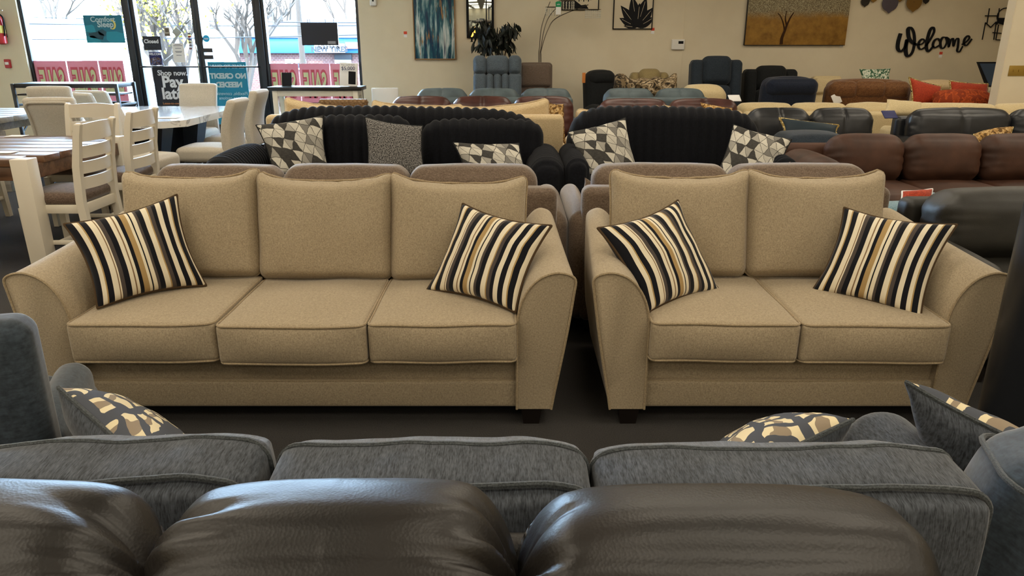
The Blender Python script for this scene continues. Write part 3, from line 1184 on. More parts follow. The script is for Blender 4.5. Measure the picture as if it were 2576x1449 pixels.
# black channel-tufted pair
def rib_sofa(name, label, x0, x1, yb, cushions, ax0, ax1, peak, aw=.26):
    cx = (x0 + x1) / 2
    t = thing(name, label, 'sofa', (cx, yb, 0), group='black ribbed plush pair')
    m = M['black_plush']
    hw = (x1 - x0) / 2

    def ribs(V, N):
        return N * (.017 * np.abs(np.cos(math.pi * V[:, 0] / .076)))[:, None] * np.array([.3, 1, 1])

    def arch(V):
        V = np.array(V)
        u = np.abs(V[:, 0]) / hw
        k = np.clip((V[:, 2] + .15) / .4, 0, 1)
        V[:, 2] -= (.16 * u ** 7 + .02 * (V[:, 0] / hw + .2) * (V[:, 0] > 0)) * k
        V[:, 0] *= 1 - .02 * k
        return V
    mk('back', rbox((hw, .13, .34), .11, (int(hw * 2 / .0095), 2, 8), 5, (0, .03, 0), disp=ribs, f=arch), m, t, loc=(0, -.14, peak - .345), rot=(R(-7), 0, 0), ang=180)
    for (a, b, zt) in cushions:
        h = (b - a) / 2

        def f(V, h=h):
            V = np.array(V)
            u = np.abs(V[:, 0]) / h
            V[:, 2] -= .05 * u ** 5 * np.clip(V[:, 2] / .2, 0, 1)
            return V
        mk('back_cushion', rbox((h, .10, (zt - .46) / 2), .09, (int(h * 2 / .0095), 2, 8), 5, (0, .03, 0), disp=ribs, f=f), m, t, loc=((a + b) / 2 - cx, -.36, .46 + (zt - .46) / 2), rot=(R(-9), 0, 0), ang=180)
    for s, e in ((-1, ax0), (1, ax1)):
        ctr = e - s * aw / 2 - cx

        def aribs(V, N):
            return N * (.010 * np.abs(np.cos(math.pi * V[:, 1] / .05)))[:, None]
        mk('arm', rbox((aw / 2, .46, .30), min(.12, aw * .47), (4, 90, 6), 5, (.01, .01, .02), disp=aribs), m, t, loc=(ctr, -.58, .385), ang=180)
    il, ir = ax0 + aw - cx, ax1 - aw - cx
    nc = 3 if ir - il > 1.6 else 2
    hx = (ir - il) / nc / 2
    for i in range(nc):
        mk('seat_cushion', rbox((hx - .004, .38, .10), .07, (int(hx * 2 / .0095), 10, 2), 4, (0, .02, .02), disp=lambda V, N: ribs(V, N) * .6), m, t, loc=(il + hx * (2 * i + 1), -.66, .37), ang=180)
    mk('base', rbox(((ax1 - ax0) / 2 - .1, .46, .11), .02, 2, 2, c=((ax0 + ax1) / 2 - cx, -.55, .19)), m, t)
    legs4(t, ax0 + .1 - cx, ax1 - .1 - cx, -.95, -.12, .085, M['espresso'], .06)
    return t


rib_sofa('ribbed_sofa', 'long black ribbed plush sofa holding two triangle pillows', -2.06, .27, 6.35, [(-.72, .25, .90), (-1.62, -.80, .93)], -2.26, .385, .985)
rib_sofa('ribbed_loveseat', 'black ribbed plush loveseat nearer the brown leather sofa', .44, 2.06, 6.35, [], .395, 2.07, .985, aw=.16)

# cream pair behind them, facing away
gsofa('linen_sofa', 'cream linen sofa directly behind the long black ribbed sofa', -.86, 6.62, True, 2.75, 3, M['cream'], tilts=(5, -2, -6), bh=.95, ah=.64, aw=.24, arm='soft', cush='knife', pipe=M['cream'], group='cream linen pair', lean=4, hx_k=1.06)
gsofa('linen_loveseat', 'cream linen loveseat directly behind the black ribbed loveseat', 1.33, 6.62, True, 1.6, 2, M['cream'], tilts=(-4, 2), bh=.905, ah=.62, aw=.12, arm='soft', cush='knife', pipe=M['cream'], group='cream linen pair', lean=4, hx_k=1.08)
# oxblood leather pair facing the camera
gsofa('glossy_leather_sofa', 'glossy brown leather sofa below the denim gray recliner', -.33, 8.75, False, 2.16, 3, M['wine_leather'], bh=.89, ah=.6, aw=.06, cush='leather', seams=1, group='glossy brown leather pair', lean=4)
gsofa('glossy_leather_loveseat', 'glossy brown leather loveseat below the camouflage-draped chair', 1.75, 8.75, False, 1.68, 2, M['wine_leather'], bh=.865, ah=.6, aw=.06, cush='leather', seams=1, group='glossy brown leather pair', lean=4)
# dusty blue pair facing away
gsofa('dusty_blue_sofa', 'dusty blue-gray sofa between the glossy brown sofa and the gray recliner', -.215, 8.88, True, 1.98, 3, M['blue_gray'], D=.75, bh=.94, ah=.6, aw=.06, cush='leather', seams=1, group='dusty blue pair', lean=2)
gsofa('dusty_blue_loveseat', 'dusty blue-gray loveseat in front of the camouflage-draped chair', 1.70, 8.88, True, 1.34, 2, M['blue_gray'], D=.75, bh=.94, ah=.6, aw=.06, cush='leather', seams=1, group='dusty blue pair', lean=2)
# right-hand rows
gsofa('ivory_sofa', 'long ivory sofa behind the black leather loveseat', 3.63, 8.75, True, 1.98, 3, M['ivory'], D=.8, bh=.785, ah=.6, aw=.1, group='ivory pair', lean=2, hx_k=1.08)
gsofa('ivory_loveseat', 'ivory sofa behind the black leather sofa by the partition', 5.1, 7.78, True, 2.0, 2, M['ivory'], D=.66, bh=.855, ah=.6, aw=.1, group='ivory pair', lean=2, hx_k=1.08)
gsofa('black_leather_loveseat', 'black leather loveseat with a teal pillow, beside the ribbed loveseat', 2.90, 7.6, False, 1.5, 2, M['black_leather'], bh=.86, ah=.6, aw=.16, cush='leather', seams=1, group='black leather pair', lean=5, hx_k=1.04)
gsofa('black_leather_sofa', 'black leather sofa at the right with a gold-trimmed pillow', 4.85, 7.6, False, 2.2, 2, M['black_leather'], bh=.86, ah=.6, aw=.2, cush='leather', seams=1, group='black leather pair', lean=5, hx_k=1.1)
t = thing('charcoal_ottoman', 'dark gray padded ottoman with an indigo tag beside the triangle pillow', 'ottoman', (2.53, 6.36, 0))
mk('cushion', rbox((.27, .24, .15), .09, (8, 8, 4), 5, (.01, .01, .03), c=(0, 0, .60)), M['navy_gray'], t, ang=180)
mk('base', rbox((.25, .22, .19), .03, 2, 2, c=(0, 0, .27)), M['navy_gray'], t)
legs4(t, -.2, .2, -.17, .17, .085, M['espresso'], .05)
gsofa('chestnut_leather_sofa', 'chestnut brown leather sofa with plump cushions at the right', 3.34, 6.04, False, 2.52, 3, M['brown_leather'], bh=.795, ah=.685, aw=.36, arm='soft', cush='leather', lean=6, res=1.3)
# ------------------------------------------------------------------ foreground seating
# black leather sofa right below the camera: three pillow-top cushions
ls = thing('dark_leather_sofa', 'dark leather sofa with gathered pillow-top cushions nearest the camera', 'sofa', (0, .86, 0))


def fg_cushion(x0, x1, zt, seed, name='back_cushion', drop=.05):
    h = ((x1 - x0) / 2, .115, .235)

    def f(V):
        V = np.array(V)
        u = V[:, 0] / h[0]
        up = np.clip(V[:, 2] / h[2], 0, 1)
        V[:, 2] -= drop * np.abs(u) ** 9 * up
        for i in range(len(V)):
            d = h[0] - abs(V[i, 0])
            side = 3.0 if V[i, 0] > 0 else 9.0
            a = math.atan2(V[i, 2] - .1, V[i, 1] + .0001)
            k = math.exp(-max(0, d) / .06)
            g = noise.noise(Vector((seed + side, a * 1.7, d * 5)))
            g2 = noise.noise(Vector((seed + side + 20, a * 5.0, d * 6)))
            rad = np.array([0, V[i, 1], V[i, 2] * .7])
            L = np.linalg.norm(rad) + 1e-9
            slow = noise.noise(Vector((V[i, 0] * 4 + seed, V[i, 1] * 4, V[i, 2] * 4)))
            V[i] += rad / L * (k * (.03 * g - .085 * max(0, g2) - .012) + .005 * slow)
        return V
    mk(name, rbox((h[0] + .006, h[1], h[2]), .085, (60, 6, 20), 9, (.0, .02, .022), f=f), M['dark_leather'], ls, loc=((x0 + x1) / 2, 0, zt - h[2] - .03), rot=(R(-9), 0, 0), ang=180)


fg_cushion(-1.22, -.513, .915, 1.0, drop=.06)
fg_cushion(-.513, .006, .912, 5.0)
fg_cushion(.006, .60, .906, 9.5, drop=.06)
mk('back_frame', rbox((.88, .03, .33), .028, (4, 2, 3), 3, c=(-.31, .145, .41)), M['dark_leather'], ls)
mk('base', rbox((.95, .40, .13), .03, (4, 3, 2), 2, c=(-.28, -.33, .22)), M['dark_leather'], ls)
for i in range(3):
    mk('seat_cushion', rbox((.30, .31, .08), .06, (8, 8, 3), 4, (0, .02, .02), c=(-.895 + .615 * i, -.42, .40)), M['dark_leather'], ls, ang=180)
for s in (-1, 1):
    mk('arm', rbox((.12, .42, .25), .1, (3, 6, 4), 4, (.01, .01, .02), c=(-.28 + s * 1.06, -.32, .34)), M['dark_leather'], ls, ang=180)
legs4(ls, -1.1, .54, -.62, .05, .09, M['espresso'], .07)

# slate chenille sofa, back towards the camera
cs = thing('slate_sofa', 'slate gray chenille sofa with corded cushions seen from behind', 'sofa', (0, 1.205, 0))
for i, (x0, x1, zt, ry) in enumerate(((-1.08, -.457, .772, -2.2), (-.452, .146, .766, .3), (.151, .85, .757, -.4))):
    h = ((x1 - x0) / 2, .082, .215)
    sdv = 3.3 * i

    def f(V, h=h, sdv=sdv):
        V = np.array(V)
        u = V[:, 0] / h[0]
        up = np.clip(V[:, 2] / h[2], 0, 1)
        V[:, 2] -= .022 * np.abs(u) ** 8 * up + .3 * np.clip(V[:, 1] - .048, 0, .034) * up
        for k in range(len(V)):
            V[k, 2] += up[k] * (.011 * noise.noise(Vector((V[k, 0] * 5 + sdv, V[k, 1] * 4, 1.0))) + .004 * noise.noise(Vector((V[k, 0] * 14 + sdv, V[k, 1] * 9, 7.0))))
            V[k, 1] += .006 * noise.noise(Vector((V[k, 0] * 6 + sdv, 5.0, V[k, 2] * 6)))
        return V
    o = mk('back_cushion', rbox((h[0] - .003, h[1], h[2]), .022, (36, 8, 22), 3, (0, .05, .006), f=f, pw=.22), M['slate'], cs, loc=((x0 + x1) / 2, .0, zt - h[2]), rot=(R(3), R(ry), 0), ang=180)
    for s in (-1, 1):
        pts = np.array([(x, (.046 if s > 0 else -h[1] + .003), z) for x, z in rrect(h[0] - .002, h[2] + .004, .035, 5, 22)])
        mk('piping', tube(f(pts), .0062, 7, closed=True), M['slate_pipe'], o)
    mk('seat_cushion', rbox((h[0] - .004, .235, .08), .06, (8, 8, 3), 4, (0, .01, .02), c=((x0 + x1) / 2, .325, .33)), M['slate'], cs, ang=180)
mk('back_frame', rbox((.93, .035, .28), .03, (6, 2, 4), 3, c=(-.11, -.085, .36)), M['slate'], cs, ang=180)
mk('base', rbox((.93, .30, .08), .02, (4, 3, 2), 2, c=(-.11, .22, .165)), M['slate'], cs)
mk('arm', rbox((.095, .31, .26), .092, (4, 8, 5), 6, (.01, .02, .01), c=(.955, .25, .335)), M['slate'], cs, ang=180)
mk('arm', rbox((.05, .24, .20), .045, (4, 8, 5), 5, (.01, .02, .02), c=(-1.135, .16, .29)), M['slate'], cs, ang=180)
# plump end bolster at the right corner of the slate sofa
eb = mk('end_bolster', rbox((.20, .17, .20), .10, (10, 10, 8), 5, (.03, .03, .02)), M['slate_velvet'], cs, loc=(1.115, .0, .545), rot=(R(-8), R(14), R(-24)), ang=180)
mk('piping', tube([(x, y, .12) for x, y in rrect(.215, .185, .10, 6, 8)], .006, 7, closed=True), M['slate_pipe'], eb)
legs4(cs, -1.0, .92, -.03, .46, .085, M['espresso'], .07)

# slate armchair at the left edge, its back towards the camera
ac = thing('slate_armchair', 'slate velvet armchair cut off by the left edge of the frame', 'armchair', (-1.585, 1.71, 0), R(200))
mk('back', rbox((.34, .07, .365), .05, (8, 4, 8), 4, (0, .015, .008), c=(0, .0, .45)), M['slate_velvet'], ac, ang=180)
mk('base', rbox((.32, .32, .12), .03, (4, 4, 2), 3, c=(0, -.36, .20)), M['slate_velvet'], ac)
mk('seat_cushion', rbox((.24, .28, .07), .06, (8, 8, 3), 4, (0, .02, .01), c=(0, -.36, .33)), M['slate_velvet'], ac, ang=180)
mk('back_cushion', rbox((.22, .08, .23), .06, (8, 4, 8), 4, (0, .03, .01), c=(.24, -.16, .66), rot=(R(-6), R(-4), 0)), M['slate_velvet'], ac, ang=180)
for s in (-1, 1):
    mk('arm', rbox((.06, .28, .19), .055, (4, 8, 6), 4, (.008, .01, .01), c=(s * .27, -.34, .25)), M['slate_velvet'], ac, ang=180)
legs4(ac, -.27, .27, -.62, .0, .085, M['espresso'], .06)

# lattice pillows leaning on the slate sofa's back
PK = M['slate']
pillow('lattice_pillow', 'lattice-print pillow on the slate sofa at the lower left', [P(150, 978, 1.66), P(425, 1230, 1.36), P(520, 1190, 1.72), P(232, 1035, 2.02)], .17, [M['lattice'], PK], 'lattice pillows', M['slate_pipe'], n=24)
pillow('lattice_pillow', 'lattice-print pillow on the slate sofa beside the striped loveseat, cut low', [P(1790, 1225, 1.36), P(2142, 1058, 1.55), P(2050, 1105, 1.86), P(1780, 1170, 1.72)], .17, [M['lattice'], PK], 'lattice pillows', M['slate_pipe'], n=24)
pillow('lattice_pillow', 'large lattice-print pillow standing at the lower right corner', [P(2335, 1230, 1.70), P(2740, 1430, 1.46), P(2700, 1170, 1.34), P(2285, 966, 1.55)], .18, [PK, M['lattice']], 'lattice pillows', M['slate_pipe'], n=24)

# black column at the right edge
colx = at(2478, 1030, 2.42).x + .13
t = thing('steel_column', 'black painted steel column with chipped paint at the right edge', 'column', (colx, 2.42, 0))
n = NT('chipped_black_paint', .32, .5)
f = n.noise(n.co(), 26, 4, .7)
n.color(n.ramp(f, [(.0, '#14161a'), (.72, '#191c21'), (.76, '#8d8f92')]))
mk('shaft', lathe([(.13, 0), (.13, 1), (.13, 2), (.13, CH)], 28), n.m, t, ang=60)
mk('base_plate', lathe([(.19, 0), (.19, .012), (.17, .02)], 24), M['black_metal'], t)

# dark leather chair behind the tan loveseat at the right
gsofa('olive_leather_chair', 'dark leather chair with wrinkled back behind the tan loveseat arm', 2.69, 3.98, False, 1.32, 1, M['olive_leather'], D=.95, bh=.775, sh=.45, ah=.56, aw=.16, arm='soft', cush='leather', lean=6, res=2.2, cat='armchair', th=.3, hx_k=1.12)
t = gsofa('aqua_armchair', 'pale blue chair showing one arm behind the tan loveseat', 2.40, 4.12, True, .82, 1, M['aqua'], D=.75, bh=.56, ah=.56, aw=.2, arm='soft', cat='armchair', lean=2)
pillow('red_pillow', 'orange-red pillow corner on the pale blue chair', [P(2262, 520, 4.42), P(2345, 520, 4.42), P(2345, 476, 4.5), P(2270, 482, 4.5)], .08, M['rust'], pipe=M['paper'], n=10)

# ------------------------------------------------------------------ striped pillows
def stripe(label, cs_, th=.15, **kw):
    pillow('striped_pillow', label, cs_, th, M['stripe'], 'striped pillows', M['cord_brown'], n=26, pr=.006, pinch=.10, **kw)


M['espresso_cord'] = M['espresso']
# corner order: bottom-left, bottom-right, top-right, top-left as seen
stripe('striped pillow at the left end of the tan three-seat sofa', [P(248, 772, 2.80), P(514, 716, 3.06), P(442, 494, 3.17), P(166, 566, 2.92)])
stripe('striped pillow at the right end of the tan three-seat sofa', [P(1078, 728, 3.02), P(1295, 782, 2.77), P(1383, 570, 2.93), P(1166, 516, 3.16)])
stripe('striped pillow at the left end of the tan loveseat', [P(1628, 784, 2.77), P(1806, 730, 3.03), P(1704, 508, 3.17), P(1508, 576, 2.93)])
stripe('striped pillow at the right end of the tan loveseat', [P(2046, 732, 3.02), P(2312, 798, 2.76), P(2402, 568, 2.93), P(2126, 526, 3.15)])

# triangle print and tweed pillows on the black ribbed pair
def tri(label, cs_, th=.16):
    pillow('triangle_pillow', label, cs_, th, M['triangles'], 'triangle print pillows', M['black_cloth'], n=18, pr=.006)


tri('triangle-print pillow at the left arm of the long black ribbed sofa', [P(690, 440, 5.62), P(826, 432, 5.72), P(812, 292, 5.86), P(646, 316, 5.84)])
tri('triangle-print pillow lying low at the right of the long black ribbed sofa', [P(1180, 470, 5.50), P(1340, 470, 5.50), P(1304, 362, 5.72), P(1142, 360, 5.72)])
tri('triangle-print pillow at the left end of the black ribbed loveseat', [P(1468, 440, 5.60), P(1606, 440, 5.70), P(1572, 298, 5.86), P(1430, 334, 5.86)])
tri('triangle-print pillow at the right end of the black ribbed loveseat', [P(1796, 455, 5.56), P(1958, 445, 5.42), P(1990, 352, 5.58), P(1846, 315, 5.76)])
pillow('tweed_pillow', 'black and white tweed pillow in the middle of the ribbed sofa', [P(925, 450, 5.56), P(1068, 440, 5.56), P(1062, 318, 5.74), P(920, 296, 5.74)], .15, M['tweed'], pipe=M['black_cloth'], n=18)

# pillows poking up around the back rows
pillow('damask_pillow', 'gold damask pillow wedged between the two cream linen sofas', [P(1386, 372, 6.82), P(1424, 372, 6.82), P(1418, 262, 6.9), P(1372, 254, 6.9)], .10, M['gold_damask'], n=12)
pillow('damask_pillow', 'gold damask pillow behind the right end of the ribbed loveseat', [P(1770, 310, 7.0), P(1850, 310, 7.0), P(1842, 272, 7.05), P(1762, 258, 7.05)], .10, M['gold_damask'], n=12)
pillow('brown_throw_pillow', 'brown throw pillow tip showing past the taupe loveseat side', [P(1468, 475, 3.98), P(1520, 560, 3.98), P(1560, 520, 4.02), P(1472, 447, 4.02)], .07, M['taupe'], n=10)
pillow('brown_throw_pillow', 'small taupe pillow tip above the taupe loveseat back', [P(1610, 470, 3.99), P(1690, 490, 3.99), P(1665, 420, 4.03), P(1632, 430, 4.03)], .06, M['taupe'], n=10)
pillow('satin_pillow', 'shiny brown satin pillow tip beside the triangle pillow', [P(1900, 450, 4.0), P(1990, 470, 4.0), P(1988, 407, 4.05), P(1930, 432, 4.05)], .06, M['satin_brown'], n=10)
pillow('teal_pillow', 'dark teal pillow with gold edge on the black leather loveseat', [P(1975, 345, 6.85), P(2105, 345, 6.85), P(2108, 316, 6.95), P(1962, 298, 6.95)], .14, M['teal_pillow'], pipe=M['gold_trim'], n=14, pr=.012)
pillow('gold_trim_pillow', 'gold-trimmed pillow on the black leather sofa at right', [P(2440, 362, 6.80), P(2545, 358, 6.80), P(2548, 320, 6.95), P(2450, 338, 6.95)], .13, M['gold_damask'], pipe=M['gold_trim'], n=14)
pillow('linen_pillow', 'square beige pillow on the ivory sofa below the brown suede recliner', [P(2218, 290, 7.85), P(2325, 290, 7.85), P(2318, 258, 8.0), P(2232, 250, 8.0)], .10, M['ivory'], n=12)
# ------------------------------------------------------------------ recliners along the far wall
def recliner(name, label, px0, px1, py, Y, mat, style, rz=0.0, arm_h=.62, cat='recliner', group=None, cm=None, D=.8, lean=8, ax=-.08, back_roll=0):
    a, b = at(px0, py, Y), at(px1, py, Y)
    W = b.x - a.x
    H = a.z
    t = thing(name, label, cat, ((a.x + b.x) / 2, Y, 0), rz, group)
    m = mat
    hz = (H - .42) / 2
    mk('base', rbox((W / 2 + min(.06, ax), D / 2 - .02, .16), .04, 3, 3, c=(0, -D / 2 + .1, .22)), m, t)
    mk('seat', rbox((W / 2 - .06, D / 2 - .06, .09), .07, (6, 6, 3), 4, (0, .02, .02), c=(0, -D / 2 + .02, .44)), m, t, ang=180)
    for s in (-1, 1):
        mk('arm', rbox((.10, D / 2 - .02, (arm_h - .06) / 2), .085, (3, 6, 4), 4, (.01, .01, .015), c=(s * (W / 2 + ax), -D / 2 + .06, .06 + (arm_h - .06) / 2)), m, t, ang=180)
    rt = (R(-lean), 0, 0)
    cz = .42 + hz
    if style == 'wing':
        mk('back', rbox((W / 2 - .01, .06, hz - .02), .05, (4, 2, 4), 3), m, t, loc=(0, .06, cz - .02), rot=rt, ang=180)
        for s in (-1, 1):
            mk('wing', rbox((W * .12, .12, hz - .025), .06, (3, 3, 5), 4, (.0, .02, .01)), m, t, loc=(s * W * .385, 0, cz - .025), rot=rt, ang=180)
        mk('head_pillow', rbox((W * .29, .11, hz * .45), .085, (7, 3, 5), 4, (.0, .03, .01)), m, t, loc=(0, -.03 + hz * .55 * math.sin(R(lean)), cz + hz * .56), rot=rt, ang=180)
        mk('lumbar_pillow', rbox((W * .29, .10, hz * .54), .07, (7, 3, 5), 4, (.0, .03, .01)), m, t, loc=(0, -.05 - hz * .4 * math.sin(R(lean)), cz - hz * .44), rot=rt, ang=180)
    elif style == 'tuft':
        mk('back', rbox((W / 2, .06, hz - .02), .06, (4, 2, 4), 3), m, t, loc=(0, .06, cz - .02), rot=rt, ang=180)
        k, k2 = .125, hz - .115
        for i, (u, wd) in enumerate(((-.36, .14), (0, .235), (.36, .14))):
            mk('head_pillow', rbox((W * wd, .1, k), .07, (5, 3, 5), 4, (0, .02, .008)), m, t, loc=(u * W, -.03 + (hz - k) * math.sin(R(lean)), cz + hz - k), rot=rt, ang=180)
        for i in range(5):
            wd = .14 if i in (0, 4) else .08
            u = (-.36, -.16, 0, .16, .36)[i]
            mk('channel_pillow', rbox((W * wd, .09, k2), .055, (4, 3, 5), 4, (0, .02, .006)), m, t, loc=(u * W, -.03 - .1 * math.sin(R(lean)), cz - hz + k2), rot=rt, ang=180)
    elif style == 'plain':
        mk('back', rbox((W / 2, .09, hz), .05, (6, 3, 6), 4, (0, .03, .005)), m, t, loc=(0, .03, cz), rot=rt, ang=180)
        mk('head_pillow', rbox((W / 2 - .02, .05, hz * .4), .045, (6, 3, 5), 4, (0, .02, .0)), m, t, loc=(0, -.07 + hz * .5 * math.sin(R(lean)), cz + hz * .55), rot=rt, ang=180)
    else:   # 'round': seen from behind or with a rolled top
        def f(V):
            V = np.array(V)
            u = np.abs(V[:, 0]) / (W / 2)
            V[:, 2] -= .06 * u ** 3 * np.clip(V[:, 2] / hz, 0, 1)
            return V
        mk('back', rbox((W / 2, .13, hz), .11, (10, 3, 8), 5, (0, .04, .01), f=f), m, t, loc=(0, .03, cz), rot=rt, ang=180)
        mk('top_roll', rbox((W / 2 - .03, .12, hz * .32), .1, (10, 3, 4), 5, (0, .03, .01), f=f), m, t, loc=(0, -.02 + hz * .6 * math.sin(R(lean)), cz + hz * .66), rot=rt, ang=180)
    if back_roll:
        for u, wd in ((-.30, .17), (0, .2), (.30, .17)) if back_roll > 1 else ((0, .46),):
            mk('headrest_roll', rbox((W * wd, .09, .11), .085, (8, 3, 4), 5, (.01, .03, .01)), m, t, loc=(u * W, .12, H - .13 - .02 * abs(u)), rot=rt, ang=180)
        mk('back_panel', rbox((W * .44, .05, hz - .2), .04, (6, 2, 5), 3, (0, .015, 0)), m, t, loc=(0, .10, cz - .16), rot=rt, ang=180)
    return t


recliner('lift_recliner', 'tall denim gray recliner with channel-stitched back under the plant', 1190, 1312, 141, 10.75, M['denim_gray'], 'tuft', D=.7)
recliner('mocha_recliner', 'smooth mocha recliner right beside the denim gray one', 1306, 1390, 158, 11.0, M['mocha'], 'plain', D=.7)
t = recliner('black_lift_recliner', 'black recliner turned aside with an orange tag', 1470, 1555, 177, 11.1, M['black_cloth'], 'round', R(20), D=.6)
mk('hang_tag', box((-.33, -.12, 1.0), (.05, .01, .14)), plain('orange_tag', '#c67a3a'), t)
recliner('sand_recliner', 'sand-colored recliner behind the camouflage-draped chair', 1586, 1682, 175, 11.35, M['sand'], 'wing', D=.6)
recliner('navy_gray_recliner', 'tall navy gray recliner with padded wings against the wall', 1740, 1868, 143, 10.9, M['navy_gray'], 'wing', D=.66, ax=.0)
recliner('black_wing_recliner', 'black winged recliner behind the navy chair', 1874, 2006, 167, 11.2, M['black_cloth'], 'wing', D=.7)
recliner('navy_recliner', 'navy recliner with a rolled top seen from behind', 1912, 2054, 193, 9.85, M['navy'], 'round', math.pi + R(6), lean=4, D=.5, back_roll=1)
recliner('ivory_recliner', 'ivory recliner with arched back beside the dusty blue loveseat', 1714, 1826, 213, 9.85, M['ivory'], 'round', math.pi, lean=3, D=.5)
recliner('beige_recliner', 'beige recliner half hidden behind the brown suede recliner', 2046, 2120, 192, 11.1, M['ivory'], 'plain', D=.7)
t = recliner('suede_recliner', 'brown suede recliner with a plump rolled headrest', 2080, 2284, 199, 9.8, M['suede'], 'round', math.pi - R(8), lean=4, D=.55, back_roll=2)
mk('hang_tag', box((0, 0, 0), (.10, .01, .13)), M['paper'], t, loc=(.40, .21, .80), rot=(0, R(28), 0))
# camouflage throw draped over a chair
p0, p1 = at(1542, 196, 10.45), at(1688, 225, 10.45)
ct = recliner('draped_armchair', 'armchair draped in a camouflage throw below the sand recliner', 1570, 1672, 205, 10.25, M['camo'], 'round', lean=4, D=.55)
W = p1.x - p0.x


def drape(V):
    V = np.array(V)
    for i in range(len(V)):
        V[i] += .05 * noise.noise(Vector((V[i, 0] * 7, V[i, 1] * 7, V[i, 2] * 7))) * np.array([.6, 1, 1])
        V[i, 2] += .08 * (abs(V[i, 0]) / (W / 2)) ** 3
    return V


th = mk('throw', rbox((W / 2, .2, .2), .09, (26, 10, 12), 4, (0, .02, .0), f=drape), M['camo'], None, loc=((p0.x + p1.x) / 2, 10.47, p1.z - .12), ang=180)
th.parent = ct
th.location = (0, -.03, p1.z - .05)
# rust armchair and its pillows
recliner('rust_armchair', 'rust damask armchair in front of the partition', 2345, 2500, 226, 9.1, M['rust_damask'], 'round', math.pi + R(10), cat='armchair', lean=4, D=.6)
pillow('rust_pillow', 'plain rust pillow leaning beside the brown suede recliner', [P(2296, 268, 9.3), P(2372, 262, 9.3), P(2366, 218, 9.4), P(2288, 196, 9.4)], .14, M['rust'], pipe=M['gold_trim'], n=14, pr=.012)
pillow('rust_pillow', 'plain rust pillow on top of the rust damask armchair', [P(2386, 262, 9.4), P(2490, 262, 9.4), P(2484, 212, 9.5), P(2390, 205, 9.5)], .14, M['rust'], pipe=M['gold_trim'], n=14, pr=.012)
pillow('green_print_pillow', 'green and white print pillow above the brown suede recliner', [P(2172, 220, 11.0), P(2236, 220, 11.0), P(2240, 172, 11.1), P(2162, 174, 11.1)], .12, M['green_marble'], n=14)
bch = recliner('cream_floral_armchair', 'cream armchair against the wall behind the rust pillows', 2300, 2420, 202, 10.5, M['cream'], 'round', cat='armchair')
gch = recliner('cream_accent_chair', 'cream chair carrying the green print pillow', 2150, 2260, 208, 11.2, M['ivory'], 'plain', cat='armchair', D=.6)

# hang tags lying on the leather
for (px, py, Y, lab) in ((2028, 352, 6.2, 'indigo hang tag on the dark gray ottoman'), (2238, 288, 7.35, 'indigo hang tag between the two black leather sofas'), (1848, 247, 8.8, 'white card on the end of the ivory sofa')):
    p = at(px, py, Y)
    g = rbox((.07, .004, .05), .002, 1, 1, rot=(R(-50), 0, R(8)), c=tuple(p))
    o = solo('hang_tag', g, M['paper'] if 'white' in lab else M['blue_tag'], lab, 'tag')

# ------------------------------------------------------------------ dining corner
def ladder_chair(label, x, y, rz):
    """faces local -y; origin under the back"""
    t = thing('ladder_back_chair', label, 'dining chair', (x, y, 0), rz, 'white ladder-back dining chairs')
    m = M['white_wood']
    hw = .215
    for s in (-1, 1):
        rings = []
        for z, yy, k in ((0, .035, .9), (.25, .012, 1), (.46, 0, 1), (.7, .018, .95), (.9, .055, .85), (.975, .075, .8), (.985, .078, .5)):
            a, b = .022 * k, .026 * k
            rings.append([(s * hw - a, yy - b, z), (s * hw + a, yy - b, z), (s * hw + a, yy + b, z), (s * hw - a, yy + b, z)])
        mk('post', loft(rings), m, t, ang=30)
    for zc, hh, yy in ((.915, .055, .058), (.79, .04, .036), (.685, .04, .02), (.58, .04, .01)):
        rings = []
        for i in range(9):
            u = -1 + i / 4
            xx = u * (hw - .015)
            bow = .035 * (1 - u * u)
            top = hh + (.012 * (1 - u * u) if zc > .9 else 0)
            rings.append([(xx, yy + bow - .009, zc - hh), (xx, yy + bow + .009, zc - hh), (xx, yy + bow + .012, zc + top), (xx, yy + bow - .006, zc + top)])
        mk('slat', loft(rings), m, t, ang=30)
    for s in (-1, 1):
        mk('front_leg', loft([[(s * (hw - .0) + dx * k, -.40 + dy * k, z) for dx, dy in ((-.024, -.024), (.024, -.024), (.024, .024), (-.024, .024))] for z, k in ((0, .8), (.42, 1))]), m, t, smooth=False)
        mk('side_rail', span(s * hw - .012, s * hw + .012, -.38, -.02, .38, .44), m, t)
        mk('stretcher', span(s * hw - .01, s * hw + .01, -.38, .0, .16, .19), m, t)
    mk('front_rail', span(-hw, hw, -.412, -.388, .38, .44), m, t)
    mk('back_rail', span(-hw, hw, -.012, .012, .37, .44), m, t)
    mk('stretcher', span(-hw, hw, -.21, -.19, .16, .19), m, t)
    mk('seat_pad', rbox((.225, .205, .04), .035, (8, 8, 2), 4, (.0, .005, .02), c=(0, -.215, .475)), M['seat_brown'], t, ang=180)
    return t


ladder_chair('white ladder-back chair nearest the striped pillow, at the walnut table side', -2.93, 5.17, R(-90))
ladder_chair('white ladder-back chair at the walnut table, second from the camera', -3.0, 6.0, R(-90))
ladder_chair('white ladder-back chair facing the camera across the walnut table', -3.66, 6.55, 0)
ladder_chair('white ladder-back chair tucked under the left part of the walnut table', -4.75, 6.5, 0)

